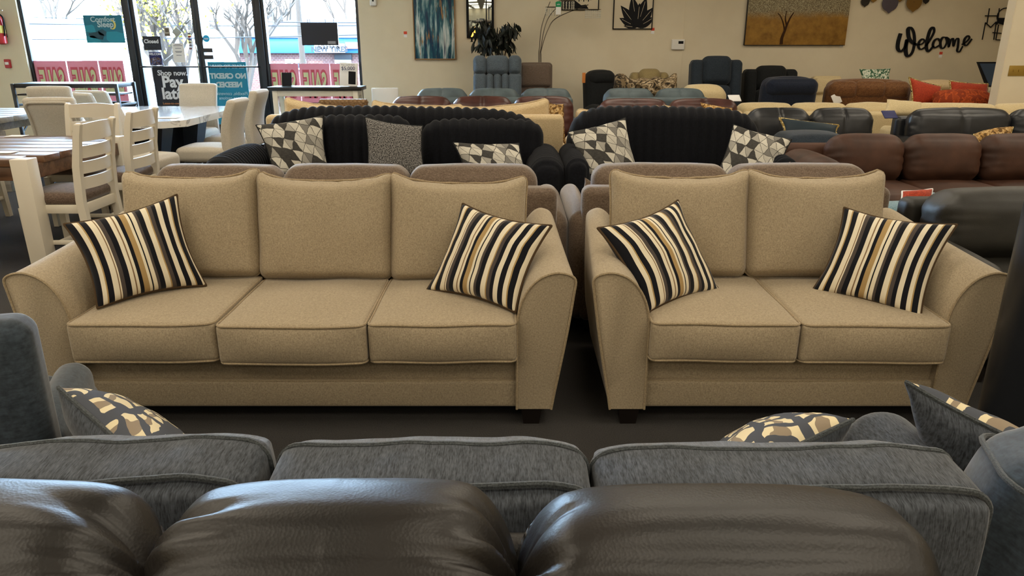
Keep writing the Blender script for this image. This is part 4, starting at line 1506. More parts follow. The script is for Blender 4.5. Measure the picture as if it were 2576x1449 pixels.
# walnut table with square white legs flush at its corners
tx0, tx1, ty0, ty1 = -5.2, -3.17, 4.84, 6.15
t = thing('walnut_table', 'walnut plank dining table with square white corner legs', 'dining table', ((tx0 + tx1) / 2, (ty0 + ty1) / 2, 0))
hw, hd = (tx1 - tx0) / 2, (ty1 - ty0) / 2
for i in range(7):
    ya = -hd + .0 + 2 * hd * i / 7
    yb = -hd + 2 * hd * (i + 1) / 7
    e = .115 if i in (0, 6) else 0
    mk('plank', span(-hw + e, hw - e, ya + .001, yb - .001, .715, .76, .003), M['walnut'], t)
for s in (-1, 1):
    mk('apron', span(-hw + .1, hw - .1, s * (hd - .03) - .012, s * (hd - .03) + .012, .62, .715), M['walnut'], t)
    mk('apron', span(s * (hw - .03) - .012, s * (hw - .03) + .012, -hd + .1, hd - .1, .62, .715), M['walnut'], t)
    for q in (-1, 1):
        mk('leg', span(s * hw - (0 if s < 0 else .115), s * hw + (.115 if s < 0 else 0), q * hd - (0 if q < 0 else .115), q * hd + (.115 if q < 0 else 0), 0, .762), M['white_wood'], t)
for (px, py, lab) in ((12, 383, 'white price card near the front edge of the walnut table'), (42, 342, 'white price card at the far edge of the walnut table')):
    p = az(px, py, .765)
    solo('price_card', box((p.x, p.y, .765), (.14, .10, .004), .001), M['paper'], lab, 'card')

# gray table further back at the left
p = az(97, 290, .76)
t = thing('gray_table', 'gray wooden table top cut off by the left edge', 'dining table', (-6.12, 8.2, 0), 0)
for i in range(5):
    mk('plank', span(-.95, .95, -.6 + .24 * i, -.6 + .24 * (i + 1) - .002, .705, .76, .003), M['gray_wood'], t)
mk('apron', span(-.85, .85, -.5, .5, .62, .703), M['gray_wood'], t)
for sx in (-1, 1):
    for sy in (-1, 1):
        mk('leg', span(sx * .85 - .045, sx * .85 + .045, sy * .5 - .045, sy * .5 + .045, 0, .62), M['gray_wood'], t)

# marble table
mx0, mx1, my0, my1 = -4.55, -3.2, 7.25, 9.05
t = thing('marble_table', 'glossy white marble-top dining table on dark pedestals', 'dining table', ((mx0 + mx1) / 2, (my0 + my1) / 2, 0))
hw, hd = (mx1 - mx0) / 2, (my1 - my0) / 2
ch = .18
poly = [(-hw + ch, -hd), (hw - ch, -hd), (hw, -hd + ch), (hw, hd - ch), (hw - ch, hd), (-hw + ch, hd), (-hw, hd - ch), (-hw, -hd + ch)]
mk('top', slab(poly, .695, .76), M['marble'], t, smooth=False)
n = NT('dark_gloss_pedestal', .3, .5)
n.color('#1a1f28')
for s in (-1, 1):
    g = loft([[(a * w, s * .45 + b * d, z) for a, b in ((-1, -.6), (-.6, -1), (.6, -1), (1, -.6), (1, .6), (.6, 1), (-.6, 1), (-1, .6))] for z, w, d in ((0, .40, .26), (.05, .40, .26), (.06, .22, .15), (.69, .36, .22))])
    mk('pedestal', g, n.m, t, smooth=False)
p = az(424, 296, .763)
solo('white_card', box((p.x, p.y, .764), (.2, .12, .004), .001), M['paper'], 'white card lying on the marble table', 'card')


def parsons(label, x, y, rz, top=.97, dark=True, framed=False):
    t = thing('parsons_chair', label, 'dining chair', (x, y, 0), rz, 'oatmeal upholstered dining chairs')
    m = M['parsons']

    def f(V):
        V = np.array(V)
        k = np.clip((V[:, 2] + .1) / .35, 0, 1)
        V[:, 1] += .09 * k * k
        return V
    h = (top - .38) / 2
    b = mk('back', rbox((.225, .045, h), .03, (6, 2, 10), 3, (0, .012, .006), f=f, c=(0, 0, .38 + h)), m, t, ang=180)
    if framed:
        pts = [(x_, .045, z_) for x_, z_ in rrect(.195, h - .04, .05, 4, 8)]
        mk('welt', tube(f(np.array(pts)) + np.array((0, .01, .38 + h)), .012, 6, closed=True), m, b)
    mk('seat', rbox((.235, .25, .07), .045, (8, 8, 3), 4, (.0, .01, .022), c=(0, -.26, .42)), m, t, ang=180)
    for sx in (-1, 1):
        for yy in (-.46, .0):
            mk('leg', loft([[(sx * .19 + a * k, yy + c_ * k, z) for a, c_ in ((-.022, -.022), (.022, -.022), (.022, .022), (-.022, .022))] for z, k in ((0, .75), (.37, 1))]), M['espresso'], t, smooth=False)
    return t


parsons('oatmeal dining chair at the right side of the marble table, nearer one', -2.83, 7.60, R(-90), .95)
parsons('oatmeal dining chair at the right side of the marble table, farther one', -2.88, 8.42, R(-90), .985)
parsons('oatmeal dining chair at the far head of the marble table', -3.85, 9.30, 0, 1.0)
parsons('oatmeal dining chair with its seat jutting right in front of the marble table', -3.72, 7.0, R(78), .93)
parsons('oatmeal dining chair with blue-lit back beside the left edge of the marble table', -5.22, 9.55, R(172), .91)
parsons('oatmeal dining chair with a slim back just left of the blue-lit one', -5.0, 8.85, R(165), .93)
parsons('oatmeal dining chair with a welted back, nearest of the cluster', -4.20, 6.98, R(184), 1.01, framed=True)
parsons('oatmeal dining chair with the tallest back, second in the cluster', -4.86, 8.1, R(182), 1.045)
parsons('oatmeal dining chair at the rear of the cluster, only its top edge showing', -5.75, 9.55, R(185), .95)

# black metal console below the left window
t = thing('metal_console', 'black metal open-frame console table below the left window', 'console table', (-5.97, 10.45, 0))
hw, hd = .69, .24
mk('top', span(-hw, hw, -hd, hd, .90, .955), M['espresso'], t)
mk('shelf', span(-hw + .02, hw - .02, -hd + .02, hd - .02, .80, .82), M['espresso'], t)
for sx in (-1, 1):
    for sy in (-1, 1):
        mk('leg', span(sx * hw - .02, sx * hw + .02, sy * hd - .02, sy * hd + .02, 0, .955), M['black_metal'], t)
    mk('end_rail', span(sx * hw - .015, sx * hw + .015, -hd, hd, .66, .69), M['black_metal'], t)
    mk('brace', tube([(sx * hw, -hd, .30), (sx * hw, hd, .66)], .012, 6), M['black_metal'], t)
mk('back_rail', span(-hw, hw, hd - .015, hd + .015, .66, .69), M['black_metal'], t)

# white console with a dark top below the right window
a, b = at(672, 219, 10.75), at(908, 219, 10.75)
t = thing('white_console', 'narrow white console table with a dark top below the right window', 'console table', ((a.x + b.x) / 2, 10.95, 0))
hw, hd = (b.x - a.x) / 2, .2
zt = a.z
mk('top', span(-hw, hw, -hd, hd, zt - .05, zt), M['espresso'], t)
mk('apron', span(-hw + .06, hw - .06, -hd + .03, hd - .03, zt - .13, zt - .05), M['white_wood'], t)
for sx in (-1, 1):
    for sy in (-1, 1):
        mk('leg', span(sx * (hw - .09) - .035, sx * (hw - .09) + .035, sy * (hd - .05) - .03, sy * (hd - .05) + .03, 0, zt - .05), M['white_wood'], t)
# tablet stand and payment card on it
p = at(722, 217, 10.9)
t2 = thing('tablet_stand', 'small black tablet stand on the white console', 'tablet', (p.x, 10.92, zt))
mk('foot', span(-.07, .07, -.06, .06, 0, .012), M['black_metal'], t2)
mk('screen', rbox((.07, .01, .09), .006, 1, 2, rot=(R(-14), 0, 0), c=(0, 0, .10)), M['ink'], t2)
p = at(878, 217, 10.9)
t3 = thing('payment_card', 'white standing sign with a printed phone on the white console', 'sign', (p.x, 10.93, zt), R(6))
mk('board', rbox((.125, .005, .16), .003, 1, 1, rot=(R(-8), R(4), 0), c=(0, 0, .16)), M['paper'], t3)
ph = mk('phone_print', rbox((.052, .004, .09), .004, 1, 1, rot=(R(-8), R(4), 0), c=(.045, -.008, .115)), M['ink'], t3)
letter('$5,000', .07, M['blue_tag'], t3, (.0, -.025, .245), rot=(R(-8), 0, 0))
letter('You could have', .03, M['ink'], t3, (.0, -.03, .295), rot=(R(-8), 0, 0))

# white plastic chair by the wall and a woven bench
p = at(965, 222, 11.3)
t = thing('white_side_chair', 'white plastic side chair against the wall beside the window', 'chair', (p.x, 11.3, 0))
mk('back', rbox((.2, .015, .16), .012, (6, 1, 4), 2, (0, .02, 0), c=(0, .1, p.z - .16), rot=(R(-6), 0, 0)), M['white'], t)
mk('seat', rbox((.21, .2, .02), .015, (4, 4, 1), 2, c=(0, -.1, .45)), M['white'], t)
for sx in (-1, 1):
    mk('leg', tube([(sx * .19, .08, 0), (sx * .18, .1, .45), (sx * .17, .12, p.z - .1)], .012, 8), M['chrome'], t)
    mk('leg', tube([(sx * .19, -.28, 0), (sx * .18, -.26, .44)], .012, 8), M['chrome'], t)
a, b = at(802, 249, 9.7), at(925, 249, 9.7)
t = thing('wicker_settee', 'brown woven settee back in front of the white console', 'settee', ((a.x + b.x) / 2, 9.7, 0))
hw = (b.x - a.x) / 2


def weave(V, N):
    return N * (.008 * np.cos(V[:, 0] * 120) * np.cos(V[:, 2] * 120))[:, None]


mk('back', rbox((hw, .05, .25), .04, (50, 2, 24), 3, (0, .01, .0), disp=weave, c=(0, 0, a.z - .25)), M['wicker'], t)
mk('seat', rbox((hw, .28, .1), .04, (6, 4, 2), 3, c=(0, -.28, .36)), M['wicker'], t)
for sx in (-1, 1):
    for yy in (-.5, 0):
        mk('leg', span(sx * (hw - .06) - .03, sx * (hw - .06) + .03, yy - .03, yy + .03, 0, .45), M['wicker'], t)
# ------------------------------------------------------------------ signs on the glass
GY = FY0 + .035


def board(name, label, px0, py0, px1, py1, mat, cat='sign', y=None, th=.004):
    """a thin sign hung flat on the storefront; returns root, half sizes"""
    y = GY if y is None else y
    a, b = at(px0, py0, y), at(px1, py1, y)
    t = thing(name, label, cat, ((a.x + b.x) / 2, y, b.z))
    hw, hh = (b.x - a.x) / 2, (a.z - b.z)
    mk('panel', span(-hw, hw, -th, 0, 0, hh, .001), mat, t, smooth=False)
    return t, hw, hh


FT = -.006
t, hw, hh = board('mattress_poster', 'teal mattress poster with a moon logo in the left window', 208, 38, 316, 108, M['deep_teal'])
for pts, mt in (([(-1, .62), (-.6, .66), (-.5, .6), (-.45, .38), (-.95, .4)], 'deep_teal2'), ([(-.85, .34), (-.3, .42), (-.05, .3), (-.15, .12), (-.8, .2)], 'deep_teal3'),
                ([(-1, .0), (-1, .24), (-.6, .26), (-.3, .1), (-.25, .0)], 'deep_teal2'), ([(.05, .12), (.1, .4), (.6, .42), (.98, .34), (.98, .04), (.2, .02)], 'deep_teal2'),
                ([(-.35, .44), (-.1, .5), (.1, .4), (.0, .24), (-.3, .3)], 'deep_teal3')):
    mk('picture_patch', prism([(x * hw, z * hh) for x, z in pts], FT, -.004), M[mt], t, smooth=False)
letter('Comfort', .105, M['pale_vinyl'], t, (0, FT, hh * .84), bold=.002)
letter('Sleep', .115, M['pale_vinyl'], t, (.03, FT, hh * .66), bold=.003)
cr = [(math.cos(R(a)) * .055, math.sin(R(a)) * .07) for a in range(-110, 111, 20)] + [(math.cos(R(a)) * .04 - .012, math.sin(R(a)) * .055) for a in range(100, -101, -20)]
mk('moon', prism([(x + hw * .46, z + hh * .66) for x, z in cr], FT, -.004), M['gold_print'], t, smooth=False)

t, hw, hh = board('closed_sign', 'black CLOSED sign on the left door glass', 358, 91, 408, 126, M['sign_black'])
letter('Closed', .078, M['sign_white'], t, (-.01, FT, hh * .62), bold=.002)
letter('come back', .035, plain('dim_print', '#3a4150'), t, (-.02, FT, hh * .32))
t, hw, hh = board('welcome_sign', 'small blue WELCOME sign above the push bar', 374, 131, 410, 164, M['blue_tag'])
letter('WELCOME', .045, M['sign_white'], t, (0, FT, hh * .84), bold=.001)
mk('picture_patch', prism([(-hw * .9, .01), (hw * .9, .01), (hw * .8, hh * .5), (.02, hh * .66), (-hw * .85, hh * .5)], FT, -.004), blotch('collage_print', [(0, '#2a3350'), (.45, '#6d5544'), (.55, '#38538a'), (.62, '#a9a19a')], 40), t, smooth=False)
t, hw, hh = board('pay_later_sign', 'tall black poster reading Shop now Pay later on the left door', 382, 169, 482, 268, M['sign_black'])
letter('Shop now.', .108, M['sign_white'], t, (.04, FT, hh * .85), bold=.003)
letter('Pay', .235, M['sign_white'], t, (.02, FT, hh * .62), bold=.008)
letter('later', .235, M['sign_white'], t, (.05, FT, hh * .32), bold=.008)
letter('Lease-to-own financing', .05, plain('orange_print', '#c9824e'), t, (.06, FT, hh * .08))
t, hw, hh = board('credit_sign', 'teal mirrored NO CREDIT NEEDED poster on the right door', 522, 156, 637, 330, M['teal_vinyl'])
letter('LEASE-TO-OWN', .072, M['pale_vinyl'], t, (0, FT, hh * .935), mirror=True, bold=.002)
letter('NO CREDIT', .105, M['pale_vinyl'], t, (-.0, FT, hh * .80), mirror=True, bold=.006)
letter('NEEDED', .108, M['pale_vinyl'], t, (-.0, FT, hh * .675), mirror=True, bold=.006)
letter('Flexible, convenient', .068, M['pale_vinyl'], t, (0, FT, hh * .55), mirror=True)
letter('lease options', .068, M['pale_vinyl'], t, (0, FT, hh * .485), mirror=True)
t, hw, hh = board('paper_notice', 'white printed paper notice taped to the left door', 432, 109, 468, 157, M['paper'])
for i, (wd, z) in enumerate(((.5, .96), (.75, .88), (.5, .74), (.6, .58), (.5, .53), (.45, .38))):
    mk('text_line', span(-hw * wd, hw * wd, FT, -.004, hh * z - .005, hh * z + .005, .0005), plain('gray_print', '#8a8d96'), t, smooth=False)
t, hw, hh = board('rule_sticker', 'small tan warning sticker above the paper notice', 412, 69, 429, 91, plain('tan_sticker', '#a79f90'))
mk('symbol', span(-hw * .6, hw * .6, FT, -.004, hh * .45, hh * .9, .0005), plain('brown_print', '#5f574c'), t)
mk('caption_bar', span(-hw * .9, hw * .9, FT, -.004, hh * .05, hh * .3, .0005), plain('brown_print', '#5f574c'), t)
p = at(445, 81, GY)
solo('diamond_sticker', prism([(p.x, p.z + .075), (p.x + .075, p.z), (p.x, p.z - .075), (p.x - .075, p.z)], GY - .004, GY), plain('gray_sticker', '#a3a7a3'), 'gray diamond sticker on the left door glass', 'sticker', smooth=False)
for i, (py, c, w_) in enumerate(((85, '#6d6a75', 'lilac gray'), (92, '#a04848', 'red'), (99, '#4a4a78', 'violet blue'), (107, '#6f6a60', 'olive gray'), (114, '#5f5a60', 'dark gray'), (122, '#6d4a4a', 'maroon'))):
    p = at(476 + i * .8, py, GY)
    solo('card_sticker', span(p.x - .022, p.x + .022, GY - .004, GY, p.z - .014, p.z + .014, .001), plain('card_sticker_%d' % i, c), 'tiny %s payment sticker in the column on the left door' % w_, 'sticker', 'payment stickers', smooth=False)
p = at(519, 97, GY)
g = lathe([(.05, 0), (.05, .004)], 20)
o = solo('round_sticker', xf(g, (p.x, GY, p.z), (R(90), 0, 0)), M['cyan_print'], 'round cyan sticker on the right door glass', 'sticker', smooth=False)
letter('new', .04, M['sign_white'], o, (0, -.005, .05), bold=.001)

# sale banners
def banner(label, px0, px1, py0, py1, joints):
    a, b = at(px0, py0, GY), at(px1, py1, GY)
    t = thing('sale_banner', label, 'banner', ((a.x + b.x) / 2, GY, b.z), group='mirrored sale banners')
    hw, hh = (b.x - a.x) / 2, a.z - b.z
    xs = [-hw] + [at(j, py0, GY).x - (a.x + b.x) / 2 for j in joints] + [hw]
    for x0, x1 in zip(xs[:-1], xs[1:]):
        mk('panel', span(x0 + .008, x1 - .008, -.004, 0, 0, hh, .001), M['rose_vinyl'], t, smooth=False)
        w_ = x1 - x0
        for mt, bo, yy in (('redline_vinyl', .03, -.006), ('lime_vinyl', .008, -.009)):
            letter('SALE', .25, M[mt], t, ((x0 + x1) / 2, yy, hh * .50), mirror=True, bold=bo, sx=w_ / .66 * .92, sy=1.85)
    return t


banner('pink mirrored SALE banner across the bottom of the left window', 82, 328, 153, 262, (166, 246))
banner('pink mirrored SALE banner across the bottom of the right window', 672, 906, 160, 268, (751, 829))

# dark board hanging on cords in the right window
t, hw, hh = board('hanging_board', 'dark board hanging on cords in the right window', 757, 57, 853, 114, M['sign_black'], y=11.72, th=.03)
for sx in (-.62, -.5, .35, .8):
    mk('cord', tube([(sx * hw, -.015, hh), (sx * hw - .02, -.015, HEAD - 1.0)], .003, 5), M['ink'], t)
mk('label_plate', span(hw - .16, hw - .04, -.034, -.03, .02, .06, .001), plain('gray_label', '#8d8f94'), t)

# ------------------------------------------------------------------ things on the walls
wy = WY - .001
p = at(940, 4, wy)
t = thing('motion_sensor', 'white motion sensor high on the wall beside the window', 'sensor', (p.x, wy, p.z - .06))
mk('housing', rbox((.05, .03, .09), .02, 2, 3, c=(0, -.03, .09)), M['white'], t)
mk('lens', rbox((.012, .006, .012), .005, 1, 2, c=(0, -.062, .07)), M['ink'], t)
for px, py, lab in ((1020, 87, 'red and white price tag left of the teal abstract painting'), (1642, 78, 'red price tag at the corner of the lotus print'), (2117, 112, 'red price tag at the corner of the tree painting'), (2366, 138, 'red price tag below the script Welcome sign')):
    p = at(px, py, wy)
    t = thing('price_tag', lab, 'price tag', (p.x, wy, p.z - .04))
    mk('card', span(-.025, .025, -.003, 0, 0, .085, .001), M['paper'], t, smooth=False)
    mk('red_band', span(-.025, .025, -.005, -.003, .045, .085, .001), M['red_tag'], t, smooth=False)

# teal abstract painting
a, b = at(1036, -40, wy), at(1148, 150, wy)
t = thing('abstract_painting', 'tall abstract painting with teal, white and gold streaks', 'painting', ((a.x + b.x) / 2, wy, b.z))
hw, hh = (b.x - a.x) / 2, a.z - b.z
n = NT('abstract_streaks', .5, .3)
f = n.noise(n.co(scale=(11, 1, 1.3)), 1.0, 5, .6, .3)
g = n.noise(n.co(scale=(15, 1, 2.2), loc=(4, 0, 2)), 1.0, 4, .6)
c1 = n.ramp(f, [(.3, '#101b33'), (.42, '#16304d'), (.5, '#1f5a66'), (.56, '#8fa9ab'), (.62, '#cfd6d3'), (.75, '#1a3550')])
n.color(n.mix(n.ramp(g, [(.60, (0, 0, 0)), (.66, (1, 1, 1))]), c1, '#9a7444'))
mk('canvas', span(-hw + .012, hw - .012, -.035, -.01, .012, hh - .012, .002), n.m, t)
wf = plain('oak_frame', '#8a6a45', .5, .3)
for x0, x1, z0, z1 in ((-hw, -hw + .016, 0, hh), (hw - .016, hw, 0, hh), (-hw + .016, hw - .016, 0, .016), (-hw + .016, hw - .016, hh - .016, hh)):
    mk('frame_bar', span(x0, x1, -.045, 0, z0, z1, .002), wf, t)

# mirror with candle holders
a, b = at(1172, -40, wy), at(1243, 96, wy)
t = thing('framed_mirror', 'black framed wall mirror partly hidden by the ficus', 'mirror', ((a.x + b.x) / 2, wy, b.z))
hw, hh = (b.x - a.x) / 2, a.z - b.z
mir = NT('mirror_silver', .04, .5, metal=1.0)
mir.color('#c9d0cc')
mk('glass', span(-hw + .02, hw - .02, -.02, -.008, .02, hh, .002), mir.m, t)
for x0, x1, z0, z1 in ((-hw, -hw + .03, 0, hh), (hw - .03, hw, 0, hh), (-hw + .03, hw - .03, 0, .04)):
    mk('frame_bar', span(x0, x1, -.04, 0, z0, z1, .003), M['ink'], t)
mk('frame_bar', span(hw - .12, hw - .105, -.04, -.015, .04, hh, .003), M['ink'], t)
p = at(1186, 84, 11.55)
t = thing('candle_lamp', 'small flame-shaped bulb glowing in front of the mirror', 'lamp', (p.x, 11.6, p.z - .12))
mk('bulb', lathe([(.004, .07), (.022, .085), (.028, .105), (.018, .135), (.004, .17)], 12), M['flame'], t)
mk('holder', lathe([(.03, 0), (.012, .01), (.012, .06), (.02, .07)], 12), M['ink'], t)
mk('bracket', tube([(0, 0, .03), (0, .1, .03), (0, .19, .05)], .008, 6), M['ink'], t)

# ficus
p = at(1258, 141, 11.25)
fx, fz0 = p.x, .0
t = thing('ficus_plant', 'dark leafy potted ficus behind the denim gray recliner', 'plant', (fx, 11.3, 0))
mk('pot', lathe([(.13, 0), (.17, .28), (.19, .30), (.16, .31), (.15, .27)], 20), M['espresso'], t)
for k in range(3):
    mk('stem', tube(spline([(.03 * k - .03, 0, .25), (.05 * k - .06, .02, .8), (.09 * k - .11, 0, 1.3), (.2 * k - .24, .03 * k, 1.6)], 5), .011, 6), M['bark'], t)
rs = random.Random(12)
L0 = []
for j in range(5):
    u = j / 4
    L0 += [(-.018 * math.sin(math.pi * min(1, u * .9 + .05)), 0, -.11 * u), (0, -.006 * math.sin(math.pi * u), -.11 * u), (.018 * math.sin(math.pi * min(1, u * .9 + .05)), 0, -.11 * u)]
lv = (np.array(L0), [q for j in range(4) for q in ((3 * j, 3 * j + 1, 3 * j + 4, 3 * j + 3), (3 * j + 1, 3 * j + 2, 3 * j + 5, 3 * j + 4))])
leaf0 = mk('leaf', lv, M['leaf_dark'], t)
spots = []
for (px, py, sx, sy, cnt) in ((1236, 90, 34, 20, 96), (1278, 78, 16, 14, 60), (1222, 112, 22, 22, 60), (1264, 112, 22, 22, 50), (1208, 70, 18, 10, 20), (1292, 76, 8, 10, 12)):
    for _ in range(cnt):
        q = at(px + max(-1.6, min(1.6, rs.gauss(0, .62))) * sx, py + max(-1.6, min(1.6, rs.gauss(0, .62))) * sy, 11.3 + rs.uniform(-.22, .2))
        spots.append((q.x - fx, q.y - 11.3, q.z + .04))
for i, q in enumerate(spots[:298]):
    o = leaf0 if i == 0 else leaf0.copy()
    if i:
        COL.objects.link(o)
        o.parent = t
    o.location = q
    o.rotation_euler = (rs.uniform(-.7, .7), rs.uniform(-.6, .6), rs.uniform(0, 6.28))
    s = rs.uniform(1.0, 1.6)
    o.scale = (s, s, s)

# arc lamp
base = at(1362, 157, 11.4)
t = thing('arc_floor_lamp', 'arching floor lamp with three thin arms and crystal shades', 'floor lamp', (base.x, 11.35, 0))
mk('base', lathe([(.15, 0), (.15, .02), (.02, .04)], 20), M['steel_wire'], t)
for i, (mids, end) in enumerate(((((1357, 120), (1362, 70), (1374, 30)), (1384, 4)), (((1361, 120), (1370, 70), (1384, 38)), (1412, 8)), (((1362, 125), (1378, 75), (1402, 44)), (1480, 12)))):
    pts = [(.012 * (i - 1), 0, .03)]
    pts.append((at(1355 + 3 * i, 157, 11.35).x - base.x, 0, base.z))
    for (px, py) in mids + (end,):
        q = at(px, py, 11.35)
        pts.append((q.x - base.x, 0, q.z))
    mk('arm', tube(spline(pts, 8), .0065, 6), M['steel_wire'], t)
cry = plain('crystal_bead', '#d9d6c8', .12, .8, var=.1)
for (px, py, nn) in ((1392, 18, 9), (1492, 24, 11), (1425, 2, 8)):
    q = at(px, py, 11.35)
    sh = thing('x', None, None)
    bpy.data.objects.remove(sh)
    shade = mk('shade_ring', tube([(q.x - base.x + .11 * math.cos(a_), .07 * math.sin(a_), q.z) for a_ in [2 * math.pi * k / 16 for k in range(16)]], .006, 6, closed=True), M['chrome'], t)
    for k in range(nn * 2):
        a_ = 2 * math.pi * k / (nn * 2)
        pts = [(q.x - base.x + .11 * math.cos(a_), .07 * math.sin(a_), q.z - .02 - .022 * j) for j in range(5)]
        bead = join(*[lathe([(.0015, -.009), (.008, 0), (.0015, .009)], 6, c=b_) for b_ in pts])
        mk('crystal_strand', bead, cry, shade, smooth=False)
q = at(1404, 18, 11.28)
gt = thing('green_hang_tag', 'green and white hang tag on the arc lamp', 'tag', (q.x, 11.22, q.z - .1))
mk('card', span(-.035, .035, -.003, 0, 0, .13, .001), M['paper'], gt)
mk('green_top', prism([(-.037, .1), (.037, .1), (.042, .16), (.02, .175), (-.02, .175), (-.042, .16)], -.005, -.001), M['green'], gt)
letter('sale', .03, M['sign_white'], gt, (0, -.007, .135))

# black and white print half hidden by the lamp
a, b = at(1414, -60, wy), at(1506, 26, wy)
t = thing('striped_print', 'framed black and white print behind the arc lamp shade', 'picture', ((a.x + b.x) / 2, wy, b.z))
hw, hh = (b.x - a.x) / 2, a.z - b.z
mk('sheet', span(-hw, hw, -.02, 0, 0, hh, .002), M['trim_white'], t)
for x0, x1, z0, z1 in ((-hw, -hw + .014, 0, hh), (hw - .014, hw, 0, hh), (-hw + .014, hw - .014, 0, .014)):
    mk('frame_bar', span(x0, x1, -.03, 0, z0, z1, .002), M['ink'], t)
mk('black_shape', prism([(-hw + .02, .02), (hw * .45, .02), (hw * .3, .08), (hw * .05, .07), (-hw * .3, .14), (-hw * .5, .24), (-hw + .02, .3)], -.024, -.02), M['ink'], t, smooth=False)
for i in range(8):
    x = -hw * .35 + i * .035
    mk('bar', span(x, x + .014, -.024, -.02, .12 + .02 * (i % 2), .42, .001), M['ink'], t, smooth=False)

# lotus print
a, b = at(1546, -60, wy), at(1640, 74, wy)
t = thing('lotus_print', 'framed print of a black lotus on cream', 'picture', ((a.x + b.x) / 2, wy, b.z))
hw, hh = (b.x - a.x) / 2, a.z - b.z
mk('sheet', span(-hw, hw, -.02, 0, 0, hh, .002), M['trim_white'], t)
for x0, x1, z0, z1 in ((-hw, -hw + .014, 0, hh), (hw - .014, hw, 0, hh), (-hw + .014, hw - .014, 0, .014)):
    mk('frame_bar', span(x0, x1, -.03, 0, z0, z1, .002), M['ink'], t)
z1 = at(1600, 0, wy).z - b.z
cx0, cz0 = hw * .22, .03
veins = []
for i, (ang, L, wd) in enumerate(((-64, .30, .12), (62, .30, .13), (-40, .40, .15), (40, .36, .15), (-12, .46, .17), (16, .44, .16), (-84, .2, .07), (4, .34, .16))):
    ca, sa = math.sin(R(ang)), math.cos(R(ang))
    lf, rt_ = [], []
    for j in range(9):
        u = j / 8
        wv = wd * .5 * math.sin(math.pi * u ** .8)
        lf.append((cx0 + ca * L * u - sa * wv, cz0 + sa * L * u + ca * wv))
        rt_.append((cx0 + ca * L * u + sa * wv, cz0 + sa * L * u - ca * wv))
    pl = [(max(-hw + .02, min(hw - .016, x)), max(.016, z)) for x, z in lf + rt_[::-1][1:-1]]
    yy = -.022 - .0012 * i
    mk('petal', prism(pl, yy, -.02), M['ink'], t, smooth=False)
    mk('vein', tube([(min(hw - .02, cx0 + ca * L * u), yy - .001, max(.03, cz0 + sa * L * u)) for u in (.35, .6, .85)], .003, 5), M['trim_white'], t)

# wall panel (thermostat)
p = at(1705, 112, wy)
t = thing('wall_thermostat', 'white wall thermostat with a small dark screen', 'thermostat', (p.x, wy, p.z - .075))
mk('housing', rbox((.098, .02, .075), .012, 2, 3, c=(0, -.02, .075)), M['white'], t)
mk('screen', span(.0, .075, -.043, -.039, .085, .125, .002), M['ink'], t)

# tree painting
a, b = at(1888, -70, wy), at(2122, 113, wy)
t = thing('tree_painting', 'wide golden painting of a single blossoming tree', 'painting', ((a.x + b.x) / 2, wy, b.z))
hw, hh = (b.x - a.x) / 2, a.z - b.z
n = NT('tree_canvas', .6, .3)
co = n.co()
sp = n.n('ShaderNodeSeparateXYZ')
n.l(co, sp.inputs[0])
wob = n.noise(n.co(), 4, 4)
fine = n.noise(n.co(), 95, 4, .7)
mid = n.noise(n.co(), 9, 4, .6)
gold = n.ramp(mid, [(.3, '#7d5a22'), (.7, '#a57c35')])
crown = n.ramp(fine, [(.36, '#4d3f2e'), (.5, '#877a5c'), (.66, '#c9c2a2')])
xx = n.math('MULTIPLY', n.math('MULTIPLY', sp.outputs[0], sp.outputs[0]), .16)
line = n.math('ADD', n.math('SUBTRACT', sp.outputs[2], n.math('MULTIPLY', xx, 0.0)), n.math('MULTIPLY', wob, .22))
mask = n.n('ShaderNodeMapRange')
mask.inputs[1].default_value = .47
mask.inputs[2].default_value = .60
n.l(line, mask.inputs[0])
n.color(n.mix(mask.outputs[0], gold, crown))
n.bump(fine, .3, .01)
mk('canvas', span(-hw, hw, -.05, 0, 0, hh, .003), n.m, t)
tb = plain('painted_bark', '#3b2513', .8, .2)
tx = -hw + (at(1962, 112, wy).x - a.x)
for i, pts in enumerate(([(0, .012), (.0, .1), (.03, .2), (.06, .3), (.10, .40), (.14, .46)], [(.03, .2), (-.0, .3), (-.05, .40), (-.1, .45)], [(.05, .28), (.02, .38), (.03, .48)])):
    mk('painted_branch', tube(spline([(tx + x, -.05, z) for x, z in pts], 5), [max(.006, (.026 if i == 0 else .014) * (1 - k / (5 * (len(pts) - 1)) * .75)) for k in range(5 * (len(pts) - 1) + 1)], 6), tb, t)
for x0, x1, z0, z1 in ((-hw - .008, -hw, -.006, hh), (-hw, hw, -.008, 0)):
    mk('frame_bar', span(x0, x1, -.052, 0, z0, z1, .002), M['espresso'], t)

